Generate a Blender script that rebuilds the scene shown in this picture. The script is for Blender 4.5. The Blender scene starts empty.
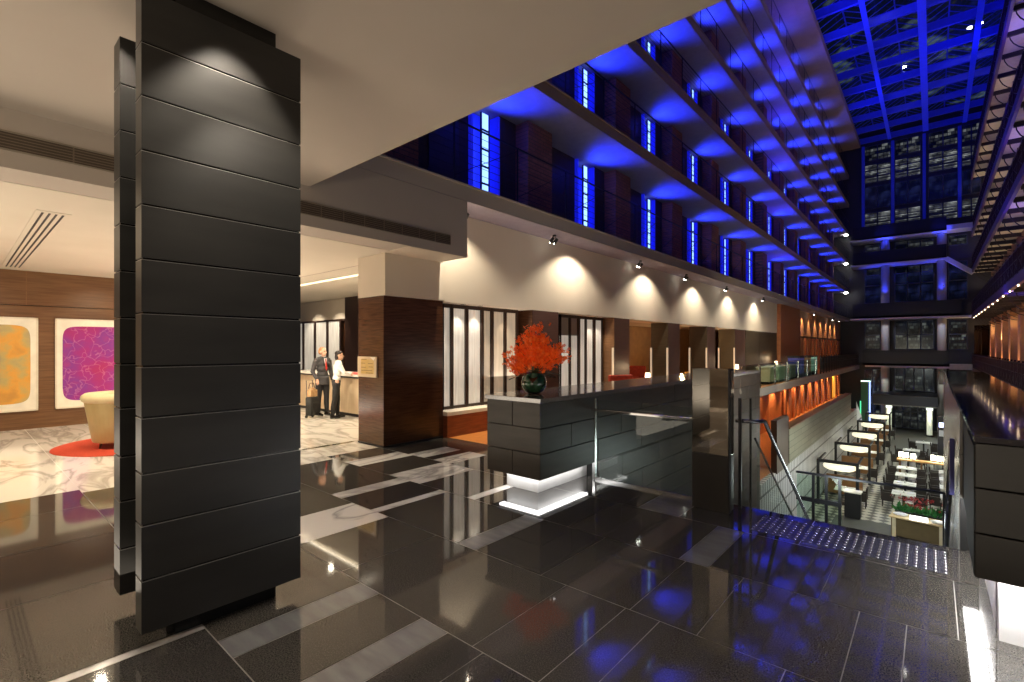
import bpy, bmesh, math, random
from mathutils import Vector, Matrix
random.seed(7)
SC = bpy.context.scene
COL = SC.collection
PI = math.pi
# ------------------------------------------------------------------ helpers
def tag(o, label=None, cat=None, group=None, kind=None):
    if label: o['label'] = label
    if cat: o['category'] = cat
    if group: o['group'] = group
    if kind: o['kind'] = kind
    return o
def thing(name, loc=(0, 0, 0), rz=0, label=None, cat=None, group=None, kind=None):
    o = bpy.data.objects.new(name, None); COL.objects.link(o)
    o.location = loc; o.rotation_euler = (0, 0, rz); o.empty_display_size = .1
    return tag(o, label, cat, group, kind)
def dup(src, loc=None, rz=None, label=None, group=None, name=None):
    r = src.copy(); COL.objects.link(r)
    if loc is not None: r.location = loc
    if rz is not None: r.rotation_euler = (0, 0, rz)
    if label: r['label'] = label
    if group: r['group'] = group
    if name: r.name = name
    for ch in list(src.children):
        c = ch.copy(); COL.objects.link(c); c.parent = r
        for g in list(ch.children):
            d = g.copy(); COL.objects.link(d); d.parent = c
    return r
class MB:
    def __init__(s): s.v = []; s.f = []; s.m = []
    def add(s, vs, fs, m=0):
        n = len(s.v); s.v += [tuple(p) for p in vs]
        for f in fs: s.f.append([i + n for i in f]); s.m.append(m)
        return s
    def box(s, x0, x1, y0, y1, z0, z1, m=0):
        vs = [(x, y, z) for z in (z0, z1) for y in (y0, y1) for x in (x0, x1)]
        return s.add(vs, [(0, 2, 3, 1), (4, 5, 7, 6), (0, 1, 5, 4), (2, 6, 7, 3), (0, 4, 6, 2), (1, 3, 7, 5)], m)
    def obox(s, c, size, rz=0, rx=0, ry=0, m=0):
        R = Matrix.Rotation(rz, 3, 'Z') @ Matrix.Rotation(ry, 3, 'Y') @ Matrix.Rotation(rx, 3, 'X')
        h = [k / 2 for k in size]
        vs = [Vector(c) + R @ Vector((a * h[0], b * h[1], d * h[2])) for d in (-1, 1) for b in (-1, 1) for a in (-1, 1)]
        return s.add(vs, [(0, 2, 3, 1), (4, 5, 7, 6), (0, 1, 5, 4), (2, 6, 7, 3), (0, 4, 6, 2), (1, 3, 7, 5)], m)
    def quad(s, *p, m=0): return s.add(p, [tuple(range(len(p)))], m)
    def path(s, pts, r, n=8, m=0, cap=True):
        pts = [Vector(p) for p in pts]; rs = r if isinstance(r, (list, tuple)) else [r] * len(pts)
        rings = []; up = None
        for i, p in enumerate(pts):
            t = (pts[min(i + 1, len(pts) - 1)] - pts[max(i - 1, 0)]).normalized()
            if up is None: up = Vector((0, 0, 1)) if abs(t.z) < .9 else Vector((1, 0, 0))
            a = t.cross(up).normalized(); b = a.cross(t).normalized(); up = b
            rings.append([p + (a * math.cos(2 * PI * k / n) + b * math.sin(2 * PI * k / n)) * rs[i] for k in range(n)])
        vs = [q for g in rings for q in g]; fs = []
        for i in range(len(pts) - 1):
            for k in range(n):
                k2 = (k + 1) % n
                fs.append((i * n + k, i * n + k2, (i + 1) * n + k2, (i + 1) * n + k))
        if cap: fs += [tuple(range(n)), tuple(range((len(pts) - 1) * n, len(pts) * n))[::-1]]
        return s.add(vs, fs, m)
    def bar(s, a, b, w, h=None, m=0):
        a, b = Vector(a), Vector(b); h = h or w; t = (b - a).normalized()
        up = Vector((0, 0, 1)) if abs(t.z) < .95 else Vector((0, 1, 0))
        x = t.cross(up).normalized() * w / 2; y = x.cross(t).normalized() * h / 2
        vs = [p + sx * x + sy * y for p in (a, b) for sx, sy in ((-1, -1), (1, -1), (1, 1), (-1, 1))]
        return s.add(vs, [(0, 1, 2, 3), (7, 6, 5, 4), (0, 4, 5, 1), (1, 5, 6, 2), (2, 6, 7, 3), (3, 7, 4, 0)], m)
    def lathe(s, prof, c=(0, 0, 0), n=20, m=0, sx=1, sy=1):
        vs = [(c[0] + r * math.cos(2 * PI * k / n) * sx, c[1] + r * math.sin(2 * PI * k / n) * sy, c[2] + z) for r, z in prof for k in range(n)]
        fs = [(i * n + k, i * n + (k + 1) % n, (i + 1) * n + (k + 1) % n, (i + 1) * n + k) for i in range(len(prof) - 1) for k in range(n)]
        if prof[0][0] > 1e-4: fs.append(tuple(range(n))[::-1])
        if prof[-1][0] > 1e-4: fs.append(tuple(range((len(prof) - 1) * n, len(prof) * n)))
        return s.add(vs, fs, m)
    def ball(s, c, r, n=12, m=0):
        r = r if isinstance(r, (list, tuple)) else (r, r, r)
        k = n // 2
        prof = [(max(1e-5, math.sin(PI * i / k)), -math.cos(PI * i / k)) for i in range(k + 1)]
        vs = [(c[0] + a * math.cos(2 * PI * j / n) * r[0], c[1] + a * math.sin(2 * PI * j / n) * r[1], c[2] + z * r[2]) for a, z in prof for j in range(n)]
        fs = [(i * n + j, i * n + (j + 1) % n, (i + 1) * n + (j + 1) % n, (i + 1) * n + j) for i in range(k) for j in range(n)]
        return s.add(vs, fs, m)
    def build(s, name, mats, parent=None, smooth=False, bevel=0, loc=None, **kw):
        me = bpy.data.meshes.new(name); me.from_pydata(s.v, [], s.f)
        for mt in (mats if isinstance(mats, (list, tuple)) else [mats]): me.materials.append(mt)
        me.polygons.foreach_set('material_index', s.m)
        if smooth: me.polygons.foreach_set('use_smooth', [True] * len(s.f))
        me.update()
        bm = bmesh.new(); bm.from_mesh(me); bmesh.ops.remove_doubles(bm, verts=bm.verts, dist=1e-5)
        bmesh.ops.recalc_face_normals(bm, faces=bm.faces); bm.to_mesh(me); bm.free()
        o = bpy.data.objects.new(name, me); COL.objects.link(o)
        if parent is not None: o.parent = parent
        if loc: o.location = loc
        if bevel:
            b = o.modifiers.new('bevel', 'BEVEL'); b.width = bevel; b.segments = 2; b.limit_method = 'ANGLE'
        return tag(o, kw.get('label'), kw.get('cat'), kw.get('group'), kw.get('kind'))
def struct(name, mb, mats, parent=None, **kw):
    return mb.build(name, mats, parent, kind=None if parent else 'structure', **kw)
# ------------------------------------------------------------------ materials
def M(name, col, rough=.5, metal=0, col2=None, scale=5, stretch=(1, 1, 1), lo=.35, hi=.65, detail=4, bump=0, ior=None, spec=None, emit=None, es=0, coat=0, rvar=0, dist=0):
    m = bpy.data.materials.new(name); m.use_nodes = True; nt = m.node_tree; N = nt.nodes; L = nt.links
    P = N['Principled BSDF']; c4 = lambda c: (c[0], c[1], c[2], 1)
    P.inputs['Base Color'].default_value = c4(col); P.inputs['Roughness'].default_value = rough; P.inputs['Metallic'].default_value = metal
    if spec is not None: P.inputs['Specular IOR Level'].default_value = spec
    if ior: P.inputs['IOR'].default_value = ior
    if coat: P.inputs['Coat Weight'].default_value = coat; P.inputs['Coat Roughness'].default_value = .05
    if emit: P.inputs['Emission Color'].default_value = c4(emit); P.inputs['Emission Strength'].default_value = es
    tc = N.new('ShaderNodeTexCoord'); mp = N.new('ShaderNodeMapping'); mp.inputs['Scale'].default_value = stretch
    nz = N.new('ShaderNodeTexNoise'); nz.inputs['Scale'].default_value = scale; nz.inputs['Detail'].default_value = detail; nz.inputs['Distortion'].default_value = dist
    L.new(tc.outputs['Object'], mp.inputs['Vector']); L.new(mp.outputs['Vector'], nz.inputs['Vector'])
    cr = N.new('ShaderNodeValToRGB'); cr.color_ramp.elements[0].position = lo; cr.color_ramp.elements[1].position = hi
    c2 = col2 or tuple(min(1, k * 1.12) for k in col)
    cr.color_ramp.elements[0].color = c4(col); cr.color_ramp.elements[1].color = c4(c2)
    L.new(nz.outputs['Fac'], cr.inputs['Fac']); L.new(cr.outputs['Color'], P.inputs['Base Color'])
    if bump:
        b = N.new('ShaderNodeBump'); b.inputs['Strength'].default_value = bump; b.inputs['Distance'].default_value = .01
        L.new(nz.outputs['Fac'], b.inputs['Height']); L.new(b.outputs['Normal'], P.inputs['Normal'])
    if rvar:
        mr = N.new('ShaderNodeMapRange'); mr.inputs['To Min'].default_value = rough; mr.inputs['To Max'].default_value = rough + rvar
        L.new(nz.outputs['Fac'], mr.inputs['Value']); L.new(mr.outputs['Result'], P.inputs['Roughness'])
    return m
def E(name, col, s):
    m = M(name, (.02, .02, .02), .5, emit=col, es=s); return m
def glass(name, tint=(.9, .97, .95), f=.12, rough=.02, ior=1.45):
    m = bpy.data.materials.new(name); m.use_nodes = True; nt = m.node_tree; N = nt.nodes; L = nt.links
    N.remove(N['Principled BSDF']); out = N['Material Output']
    t = N.new('ShaderNodeBsdfTransparent'); t.inputs['Color'].default_value = (*tint, 1)
    g = N.new('ShaderNodeBsdfGlossy'); g.inputs['Roughness'].default_value = rough
    lw = N.new('ShaderNodeLayerWeight'); lw.inputs['Blend'].default_value = .5
    pw = N.new('ShaderNodeMath'); pw.operation = 'POWER'; pw.inputs[1].default_value = 5; L.new(lw.outputs['Facing'], pw.inputs[0])
    ad = N.new('ShaderNodeMath'); ad.operation = 'MULTIPLY_ADD'; ad.inputs[1].default_value = .8; ad.inputs[2].default_value = .03 + f * .2
    mx = N.new('ShaderNodeMixShader'); L.new(pw.outputs[0], ad.inputs[0]); L.new(ad.outputs[0], mx.inputs[0])
    L.new(t.outputs[0], mx.inputs[1]); L.new(g.outputs[0], mx.inputs[2]); L.new(mx.outputs[0], out.inputs['Surface'])
    return m
def brick(name, c1, c2, mort, scale=4, axis='YZ', rough=.85, bw=.5, rh=.25, msize=.02, bump=.3):
    m = M(name, c1, rough); nt = m.node_tree; N = nt.nodes; L = nt.links; P = N['Principled BSDF']
    tc = N.new('ShaderNodeTexCoord'); sx = N.new('ShaderNodeSeparateXYZ'); cb = N.new('ShaderNodeCombineXYZ')
    L.new(tc.outputs['Object'], sx.inputs[0])
    L.new(sx.outputs[axis[0]], cb.inputs[0]); L.new(sx.outputs[axis[1]], cb.inputs[1])
    b = N.new('ShaderNodeTexBrick'); b.inputs['Scale'].default_value = scale
    b.inputs['Color1'].default_value = (*c1, 1); b.inputs['Color2'].default_value = (*c2, 1); b.inputs['Mortar'].default_value = (*mort, 1)
    b.inputs['Mortar Size'].default_value = msize; b.inputs['Brick Width'].default_value = bw; b.inputs['Row Height'].default_value = rh
    L.new(cb.outputs[0], b.inputs['Vector']); L.new(b.outputs['Color'], P.inputs['Base Color'])
    return m
def marble(name, base, vein, scale=1.6, rough=.06, stretch=(1, 1, 1), width=.06):
    m = M(name, base, rough, scale=scale, stretch=stretch, detail=6, dist=1.2)
    cr = [n for n in m.node_tree.nodes if n.type == 'VALTORGB'][0].color_ramp
    cr.elements[0].position = .5 - width; cr.elements[0].color = (*base, 1)
    cr.elements[1].position = .5 + width; cr.elements[1].color = (*base, 1)
    e = cr.elements.new(.5); e.color = (*vein, 1)
    return m
cream = M('cream_paint', (.60, .53, .43), .7, col2=(.63, .56, .46), scale=1)
creamw = M('cream_wall_paint', (.66, .58, .47), .75, col2=(.69, .61, .5), scale=1)
taupe = M('taupe_paint', (.42, .36, .30), .75, col2=(.44, .38, .32), scale=1)
granite = M('dark_granite', (.036, .033, .029), .05, col2=(.125, .115, .10), scale=120, lo=.42, hi=.8, detail=4, spec=.6)
granite2 = M('darker_granite', (.027, .025, .024), .05, col2=(.09, .084, .077), scale=120, lo=.42, hi=.8, detail=4, spec=.6)
greystone = M('grey_stone', (.14, .14, .142), .1, col2=(.19, .19, .19), scale=3, stretch=(1, 4, 1), spec=.8)
joint = M('floor_grout', (.30, .28, .26), .3)
white_m = marble('white_marble', (.74, .72, .70), (.36, .35, .35), 1.4, .08, (1, .4, 1), .05)
hall_m = marble('hall_marble', (.70, .66, .60), (.42, .39, .35), 1.1, .07, (.5, 1.6, 1), .07)
olive = M('olive_stone', (.13, .12, .07), .08)
timber = M('orange_timber', (.42, .15, .04), .3, col2=(.62, .25, .07), scale=6, stretch=(12, .6, 1))
wood = M('dark_walnut', (.060, .024, .012), .22, col2=(.105, .045, .022), scale=5, stretch=(.6, .6, 10), spec=.6)
woodp = M('brown_walnut_panel', (.14, .065, .028), .35, col2=(.20, .10, .045), scale=4, stretch=(.5, .5, 9))
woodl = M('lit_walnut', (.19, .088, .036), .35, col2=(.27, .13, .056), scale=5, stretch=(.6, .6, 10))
woodr = M('red_mahogany', (.17, .042, .018), .3, col2=(.25, .07, .028), scale=5, stretch=(.6, .6, 8))
woodo = M('olive_wood_panel', (.05, .038, .022), .5, col2=(.068, .05, .03), scale=5, stretch=(.6, .6, 10))
plum = M('plum_wood_panel', (.085, .042, .033), .45, col2=(.105, .053, .041), scale=5, stretch=(.6, .6, 10))
orangew = M('orange_wood_panel', (.33, .11, .035), .4, col2=(.44, .16, .055), scale=5, stretch=(.8, .8, 4))
blackp = M('black_stone_panel', (.015, .0145, .0135), .34, col2=(.022, .021, .0195), scale=2.5, stretch=(.6, .6, 3), spec=.5)
glint_m = M('panel_edge_glint', (.30, .29, .28), .3, .6)
core_m = M('black_core', (.006, .006, .006), .25)
slate = M('slate_cladding', (.046, .040, .034), .38, col2=(.066, .058, .05), scale=3, stretch=(.6, .6, 4), spec=.5)
slate_dk = M('slate_groove', (.006, .006, .006), .7)
quartz = M('grey_quartz_top', (.16, .15, .145), .1, col2=(.21, .2, .19), scale=60, spec=.8)
blacktop = M('black_gloss_top', (.015, .013, .02), .06, spec=.9)
steel = M('brushed_steel', (.62, .62, .62), .25, 1, scale=40)
chrome = M('polished_chrome', (.75, .75, .75), .08, 1)
gunmetal = M('dark_metal', (.045, .045, .05), .35, .8)
black = M('matte_black', (.012, .012, .013), .5)
mirror = M('bronze_mirror', (.62, .58, .52), .03, 1)
g_clear = glass('clear_glass', (.94, .98, .96))
g_green = glass('green_glass', (.82, .93, .87), .03, .02, 1.2)
g_dark = glass('smoked_glass', (.18, .20, .22), .4)
frost = M('frosted_screen_glass', (.62, .58, .52), .3, col2=(.80, .77, .71), scale=3, stretch=(6, 6, .5), emit=(1, .9, .74), es=.22)
frost2 = M('beige_screen_glass', (.55, .48, .38), .3, col2=(.68, .60, .49), scale=3, stretch=(6, 6, .5), emit=(1, .84, .6), es=.10)
framew = M('dark_screen_frame', (.035, .017, .010), .4)
whitep = M('white_laminate', (.75, .70, .62), .4)
stone_sill = M('pale_stone_sill', (.72, .68, .62), .4)
led = E('white_led', (1, .97, .93), 16)
led_soft = E('soft_led', (1, .95, .85), 5)
warm_led = E('warm_led', (1, .74, .42), 9)
blue_led = E('blue_led', (.02, .04, 1), 2.6)
ice_led = E('ice_blue_led', (.22, .40, 1), 2.0)
purple_led = E('violet_led', (.22, .12, 1), 2.5)
bulb = E('white_bulb', (1, .96, .88), 30)
warm_bulb = E('warm_bulb', (1, .72, .4), 22)
skin = M('skin', (.62, .36, .25), .5, scale=8)
# ------------------------------------------------------------------ camera / world
cam = bpy.data.cameras.new('camera'); co = bpy.data.objects.new('camera', cam); COL.objects.link(co)
co.location = (0, 0, 1.75); co.rotation_euler = (PI / 2, 0, .71340506)
cam.sensor_width = 36; cam.lens = 486 / 1024 * 36; cam.shift_y = 6.75 / 1024; cam.clip_end = 300; cam.clip_start = .05
SC.camera = co
w = bpy.data.worlds.new('night'); SC.world = w; w.use_nodes = True
w.node_tree.nodes['Background'].inputs[0].default_value = (.02, .03, .08, 1); w.node_tree.nodes['Background'].inputs[1].default_value = .3
SC.view_settings.view_transform = 'Standard'; SC.view_settings.look = 'None'
SC.view_settings.exposure = .4
def spot(loc, tgt, power, col=(1, .87, .68), size=70, blend=.6, r=.05):
    l = bpy.data.lights.new('spot', 'SPOT'); l.energy = power; l.color = col; l.spot_size = math.radians(size); l.spot_blend = blend; l.shadow_soft_size = r
    o = bpy.data.objects.new('spot_light', l); COL.objects.link(o); o.location = loc
    o.rotation_euler = (Vector(tgt) - Vector(loc)).to_track_quat('-Z', 'Y').to_euler(); return o
def area(loc, tgt, power, col=(1, .87, .68), sx=1, sy=1, spread=180):
    l = bpy.data.lights.new('area', 'AREA'); l.energy = power; l.color = col; l.shape = 'RECTANGLE'; l.size = sx; l.size_y = sy; l.spread = math.radians(spread)
    o = bpy.data.objects.new('area_light', l); COL.objects.link(o); o.location = loc
    o.rotation_euler = (Vector(tgt) - Vector(loc)).to_track_quat('-Z', 'Y').to_euler(); return o
def point(loc, power, col=(1, .87, .68), r=.06):
    l = bpy.data.lights.new('point', 'POINT'); l.energy = power; l.color = col; l.shadow_soft_size = r
    o = bpy.data.objects.new('point_light', l); COL.objects.link(o); o.location = loc; return o
# ------------------------------------------------------------------ lobby floor
ROWY = [-12, -9.7, -7.8, -5.85, -3.85, -2.87, -1.9, -.92, .06, 1.04, 2.0, 2.97, 3.95, 4.93, 5.73]
INL = {  # row index -> (x0,x1,material): inlaid lighter tiles
    5: [(-4.6, -3.9, 1)], 6: [(-3.6, -3.2, 1), (-1.9, -1.6, 1)], 7: [(-2.6, -2.3, 1)],
    4: [(-5.2, -4.3, 2), (-3.2, -2.9, 2)], 3: [(-4.2, -3.4, 2), (-6.2, -5.5, 2)],
    8: [(-19, -7.95, 3), (-3.5, -3.43, 2)], 9: [(-19, -7.77, 3), (-3.22, -2.98, 1), (-2.5, -2.25, 1)],
    10: [(-19, -7.35, 3), (-4.95, -4.26, 2)], 11: [(-19, -7.13, 3), (-5.43, -5.19, 2), (-4.59, -4.46, 2), (-3.22, -2.99, 1)],
    12: [(-19, -8.24, 3), (-8.24, -8.12, 4), (-8.12, -7.36, 3), (-6.8, -6.40, 2), (-5.66, -4.99, 2), (-4.12, -3.99, 2), (-1.59, -1.35, 1)],
    13: [(-19, -8.05, 3), (-6.52, -6.12, 2), (-5.9, -5.5, 2), (-2.44, -1.99, 1)]}
JNT = {8: [-2.69, -1.3, .2], 9: [-1.95, -.6, .5], 10: [-3.5, -2.04, -1.56, -1.32, -.604, .6], 11: [-2.28, -1.53, -1.086, -.366, -.123, 1.0], 12: [-2.7, -.6, .118, 1.3], 13: [-3.6, -.9, .3]}
mb = MB(); mb.box(-19, 6, -12, 5.73, -.4, -.003, 5)
rr = random.Random(3)
for i in range(len(ROWY) - 1):
    y0, y1 = ROWY[i] + .0035, ROWY[i + 1] - .0035
    if i == len(ROWY) - 2: y1 = ROWY[i + 1]
    inl = sorted(INL.get(i, [])); segs = []; x = -19; cuts = JNT.get(i)
    def dark(a, b):
        cs = [c for c in (cuts or []) if a + .05 < c < b - .05]
        if not cuts:
            p = a + rr.uniform(.5, 1.3)
            while p < b - .4: cs.append(p); p += rr.uniform(.9, 1.5)
        else:
            p = min([b] + cs) - 1.2
            while p > a + .5: cs.append(p); p -= 1.2
        cs = sorted(cs); ed = [a] + cs + [b]
        for k in range(len(ed) - 1): segs.append((ed[k], ed[k + 1], 0 if rr.random() < .6 else 6))
    for a, b, m in inl:
        if a > x + .02: dark(x, a)
        segs.append((a, b, m)); x = b
    dark(x, 6)
    for a, b, m in segs: mb.quad((a + .003, y0, 0), (b - .003, y0, 0), (b - .003, y1, 0), (a + .003, y1, 0), m=m)
struct('floor', mb, [granite, greystone, white_m, hall_m, olive, joint, granite2])
mb = MB(); mb.box(-19, -3.45, 5.73, 6.35, -.4, -.001); mb.quad((-7.1, 5.73, 0), (-3.45, 5.73, 0), (-3.45, 6.35, 0), (-7.1, 6.35, 0), m=0)
struct('floor_bar_edge', mb, [granite])
mb = MB(); mb.box(-19, -8.05, 5.73, 9.2, -.002, .0); struct('floor_reception', mb, [hall_m])
mb = MB(); mb.box(-8.05, -3.45, 6.35, 14, -.35, .001); mb.box(-13, -8.05, 9.3, 14, -.35, .001); mb.box(-13, -5.6, 14, 60, -.35, .001); mb.box(-5.66, -5.58, 13.9, 60, -.36, .01, 1)
mb.box(-13, -5.58, 14, 60, -.36, -.34, 1)
struct('floor_gallery', mb, [timber, taupe])
# ------------------------------------------------------------------ lobby shell
CZ = 3.96
mb = MB(); mb.box(-6.45, 7, -12, 3.22, CZ, CZ + .75); struct('ceiling', mb, [taupe])
mb = MB(); mb.box(-7.0, -6.45, -12, 6.2, 3.41, 4.43); struct('trim_bulkhead', mb, [taupe])
mb = MB(); mb.box(-19.5, -7.0, -12, 5.38, 3.405, 3.6); mb.box(-7.25, -6.99, 4.95, 6.2, 3.405, 3.6); mb.box(-8.1, -6.46, 4.9, 6.2, 3.404, 3.6)
struct('ceiling_lower', mb, [cream])
mb = MB(); mb.box(-19.5, -8.05, 5.38, 6.35, 3.5, 3.6); mb.box(-19.5, -8.05, 6.5, 9.2, 3.5, 3.6); mb.box(-19.5, -8.05, 6.35, 6.5, 3.58, 3.66); mb.box(-19.5, -8.05, 5.36, 5.385, 3.404, 3.52, 1)
struct('ceiling_reception', mb, [cream, woodp])
mb = MB(); mb.box(-19.4, -8.3, 6.37, 6.48, 3.565, 3.585); struct('trim_light_slot', mb, [E('slot_led', (1, .86, .62), 9)])
# wall with the paintings
mb = MB(); mb.box(-15.1, -14.75, -12, 6, 0, 2.655, 0); mb.box(-15.1, -14.75, -12, 6, 2.67, 3.41, 0); mb.box(-15.1, -14.80, -12, 6, 2.65, 2.68, 1)
for y in (-3.2, -1.1, 1.07, 3.2): mb.box(-14.752, -14.748, y - .006, y + .006, 2.68, 3.405, 2)
struct('wall_left', mb, [woodp, black, woodl])
mb = MB(); mb.box(-19.5, -19.2, 9, 9.0, 0, 1); mb.box(-15.1, 7, -12.3, -12, 0, 4.4); struct('wall_back', mb, [taupe])
mb = MB(); mb.box(6.6, 7, -12, 3.2, 0, 4.4); struct('wall_right', mb, [taupe])
mb = MB(); mb.box(-20, -9, 9.15, 9.4, 2.76, 3.6, 0); mb.box(-20, -15.5, 9.15, 9.4, 0, 2.76, 1); mb.box(-15.5, -9, 9.0, 9.4, 0, 3.6, 2); mb.box(-20, -19.6, 9, 9.4, 0, 3.6, 0)
struct('wall_reception', mb, [creamw, wood, framew])
# reception pier
mb = MB(); mb.box(-8.05, -7.25, 4.95, 6.31, 0, 2.665, 0); mb.box(-8.05, -7.2, 4.945, 6.32, 2.668, 3.404, 1)
mb.box(-8.06, -7.24, 4.94, 6.32, 0, .03, 2)
struct('trim_walnut_pier', mb, [wood, creamw, black], bevel=.004)
# main bar wall: cream above the openings
mb = MB(); mb.box(-8.0, -7.2, 6.31, 33.2, 2.65, 4.43); mb.box(-8.0, -7.2, 4.95, 6.31, 3.41, 4.43)
struct('wall_bar_upper', mb, [creamw])
mb = MB(); mb.box(-12.2, -12, 9.4, 60, 0, 4.43, 0); mb.box(-12, -8, 9.42, 9.6, 0, 2.9, 0); mb.box(-8.0, -7.72, 6.31, 9.05, .0, 2.65, 0)
mb.box(-12, -7.9, 9.4, 40, 2.9, 3.0, 1)
struct('wall_lounge_back', mb, [M('lounge_brown', (.12, .06, .025), .5, col2=(.16, .085, .035), scale=3), taupe])
mb = MB(); mb.box(-8, -7.12, 6.31, 9.05, 0, .42, 0); mb.box(-7.9, -7.12, 6.31, 9.05, .42, .49, 1); struct('trim_dado', mb, [woodr, stone_sill])
mb = MB(); mb.box(-8, -7.2, 10.15, 12.98, 0, .42, 0); mb.box(-7.9, -7.15, 10.15, 12.98, .42, .49, 1); struct('trim_dado_far', mb, [woodr, stone_sill])
# dark partition piers in the bar wall
def pier(name, x0, x1, y0, y1, mside, mfront):
    mb = MB(); mb.box(x0, x1, y0, y1, 0, 2.65, 0); mb.box(x1 - .02, x1 + .004, y0 + .02, y1, 0, 2.65, 1)
    return struct(name, mb, [mside, mfront])
pier('trim_pier', -7.72, -7.2, 9.05, 10.12, wood, plum)
pier('trim_pier', -7.64, -7.2, 12.98, 13.95, woodl, plum)
pier('trim_pier', -7.85, -7.2, 16.9, 17.95, woodo, plum)
pier('trim_pier', -7.95, -7.2, 20.9, 21.9, woodo, plum)
pier('trim_pier', -7.95, -7.2, 24.7, 26.4, woodo, plum)
pier('trim_pier', -7.8, -7.2, 26.5, 29.0, woodo, woodo)
pier('trim_pier', -7.8, -7.2, 29.05, 33.0, woodo, woodo)
mb = MB(); mb.box(-7.8, -7.0, 33.1, 38.9, -.3, 4.43); struct('trim_mahogany_pier', mb, [orangew])
mb = MB(); mb.box(-8, -7.2, 38.9, 60, -.3, 4.43, 0); mb.box(-7.25, -7.17, 39, 60, 2.45, 2.6, 1)
struct('wall_bar_far', mb, [M('peach_plaster', (.52, .33, .2), .7), woodo])
for k in range(13):
    mb = MB(); y = 39.9 + k * 1.55; mb.box(-7.2, -7.08, y, y + .42, 0, 2.45); struct('trim_batten', mb, [orangew])
# ------------------------------------------------------------------ black stone column
col = thing('clad_column', (-3.8, 1.17, 0), 0, 'tall black stone-clad column of two horizontally jointed slabs in left foreground', 'column')
ZJ = [.11, .42, .735, 1.03, 1.35, 1.643, 1.95, 2.26, 2.57, 2.88, 3.19, 3.495, 3.81]
def slab(x0, x1, y0, y1, name):
    mb = MB(); mb.box(x0 + .008, x1 - .008, y0 + .008, y1 - .008, .13, 3.8, 1)
    for a, b in zip(ZJ[:-1], ZJ[1:]):
        mb.box(x0, x1, y0, y1, a + .006, b - .006, 0)
        if b < 3.7: mb.box(x0 - .0008, x1 + .0008, y0 - .0008, y1 + .0008, b - .0085, b - .0058, 2)  # thin pale lip imitates light caught on each panel's top edge
    o = mb.build(name, [blackp, core_m, glint_m], col); o.location = (3.8, -1.17, 0); return o
slab(-3.53, -3.40, .71, 1.63, 'panel_slab'); slab(-4.22, -4.05, .73, 1.63, 'panel_slab')
o = MB().box(-4.05, -3.53, .86, 1.5, .0, CZ).build('core', core_m, col); o.location = (3.8, -1.17, 0)
o = MB().box(-3.53, -3.5, .9, 1.5, 0.0, .14).box(-3.53, -3.5, .9, 1.5, 3.8, CZ).build('core_neck', core_m, col); o.location = (3.8, -1.17, 0)
# ------------------------------------------------------------------ vents
def grille(name, x, y0, y1, z0, z1, label, n):
    t = thing(name, (x, (y0 + y1) / 2, z0), 0, label, 'vent'); oy = -(y0 + y1) / 2
    h = z1 - z0
    o = MB().box(0, .012, y0 + oy, y1 + oy, 0, .014).box(0, .012, y0 + oy, y1 + oy, h - .014, h).build('frame', M('vent_frame', (.25, .21, .16), .6), t)
    MB().box(0, .004, y0 + oy, y1 + oy, .014, h - .014).build('backing', M('vent_dark', (.07, .05, .033), .7), t)
    mb = MB(); k = 5
    for i in range(k): z = .02 + (h - .04) * (i + .5) / k; mb.box(.004, .009, y0 + oy, y1 + oy, z - .004, z + .004)
    for i in range(n + 1): y = y0 + oy + (y1 - y0) * i / n; mb.box(.004, .011, y - .006, y + .006, .014, h - .014)
    mb.build('louvre', M('vent_slats', (.15, .112, .078), .6), t)
grille('bulkhead_vent', -6.45, -3.2, 1.6, 3.57, 3.75, 'long brown louvre vent in the bulkhead left of the black column', 6)
grille('bulkhead_vent', -6.45, 2.7, 5.78, 3.56, 3.745, 'long brown louvre vent in the bulkhead right of the black column', 9)
t = thing('ceiling_slot_vent', (-11.2, .83, 3.405), 0, 'four-slot linear air vent set in the cream lower ceiling at left', 'vent')
MB().box(-3.1, 3.1, -.16, .16, -.006, 0).build('flange', cream, t)
mb = MB()
for k in range(4): mb.box(-3.0, 3.0, -.105 + k * .062, -.083 + k * .062, -.009, -.0055)
mb.build('slot', black, t)
# recessed downlights
def downlight(x, y, z, label, m=bulb):
    t = thing('recessed_downlight', (x, y, z), 0, label, 'ceiling light')
    MB().lathe([(.03, -.004), (.055, -.008), (.06, 0)], n=16).build('trim_ring', steel, t, smooth=True)
    MB().lathe([(.001, -.0035), (.032, -.0035)], n=14).build('lens', m, t)
downlight(-3.12, 1.17, CZ, 'small bright downlight in the ceiling in front of the black column')
downlight(-3.86, .64, CZ, 'small bright downlight in the ceiling at the left edge of the black column')
spot((-3.13, 1.17, 3.93), (-3.28, 1.17, 0), 150, (1, .88, .72), 80, .5, .03)
spot((-2.0, 1.5, 3.93), (-3.4, 1.35, 2.5), 70, (1, .88, .72), 42, .7, .03)
spot((-3.86, .64, 3.93), (-3.9, .7, 0), 90, (1, .88, .72), 90, .5, .03)
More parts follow.
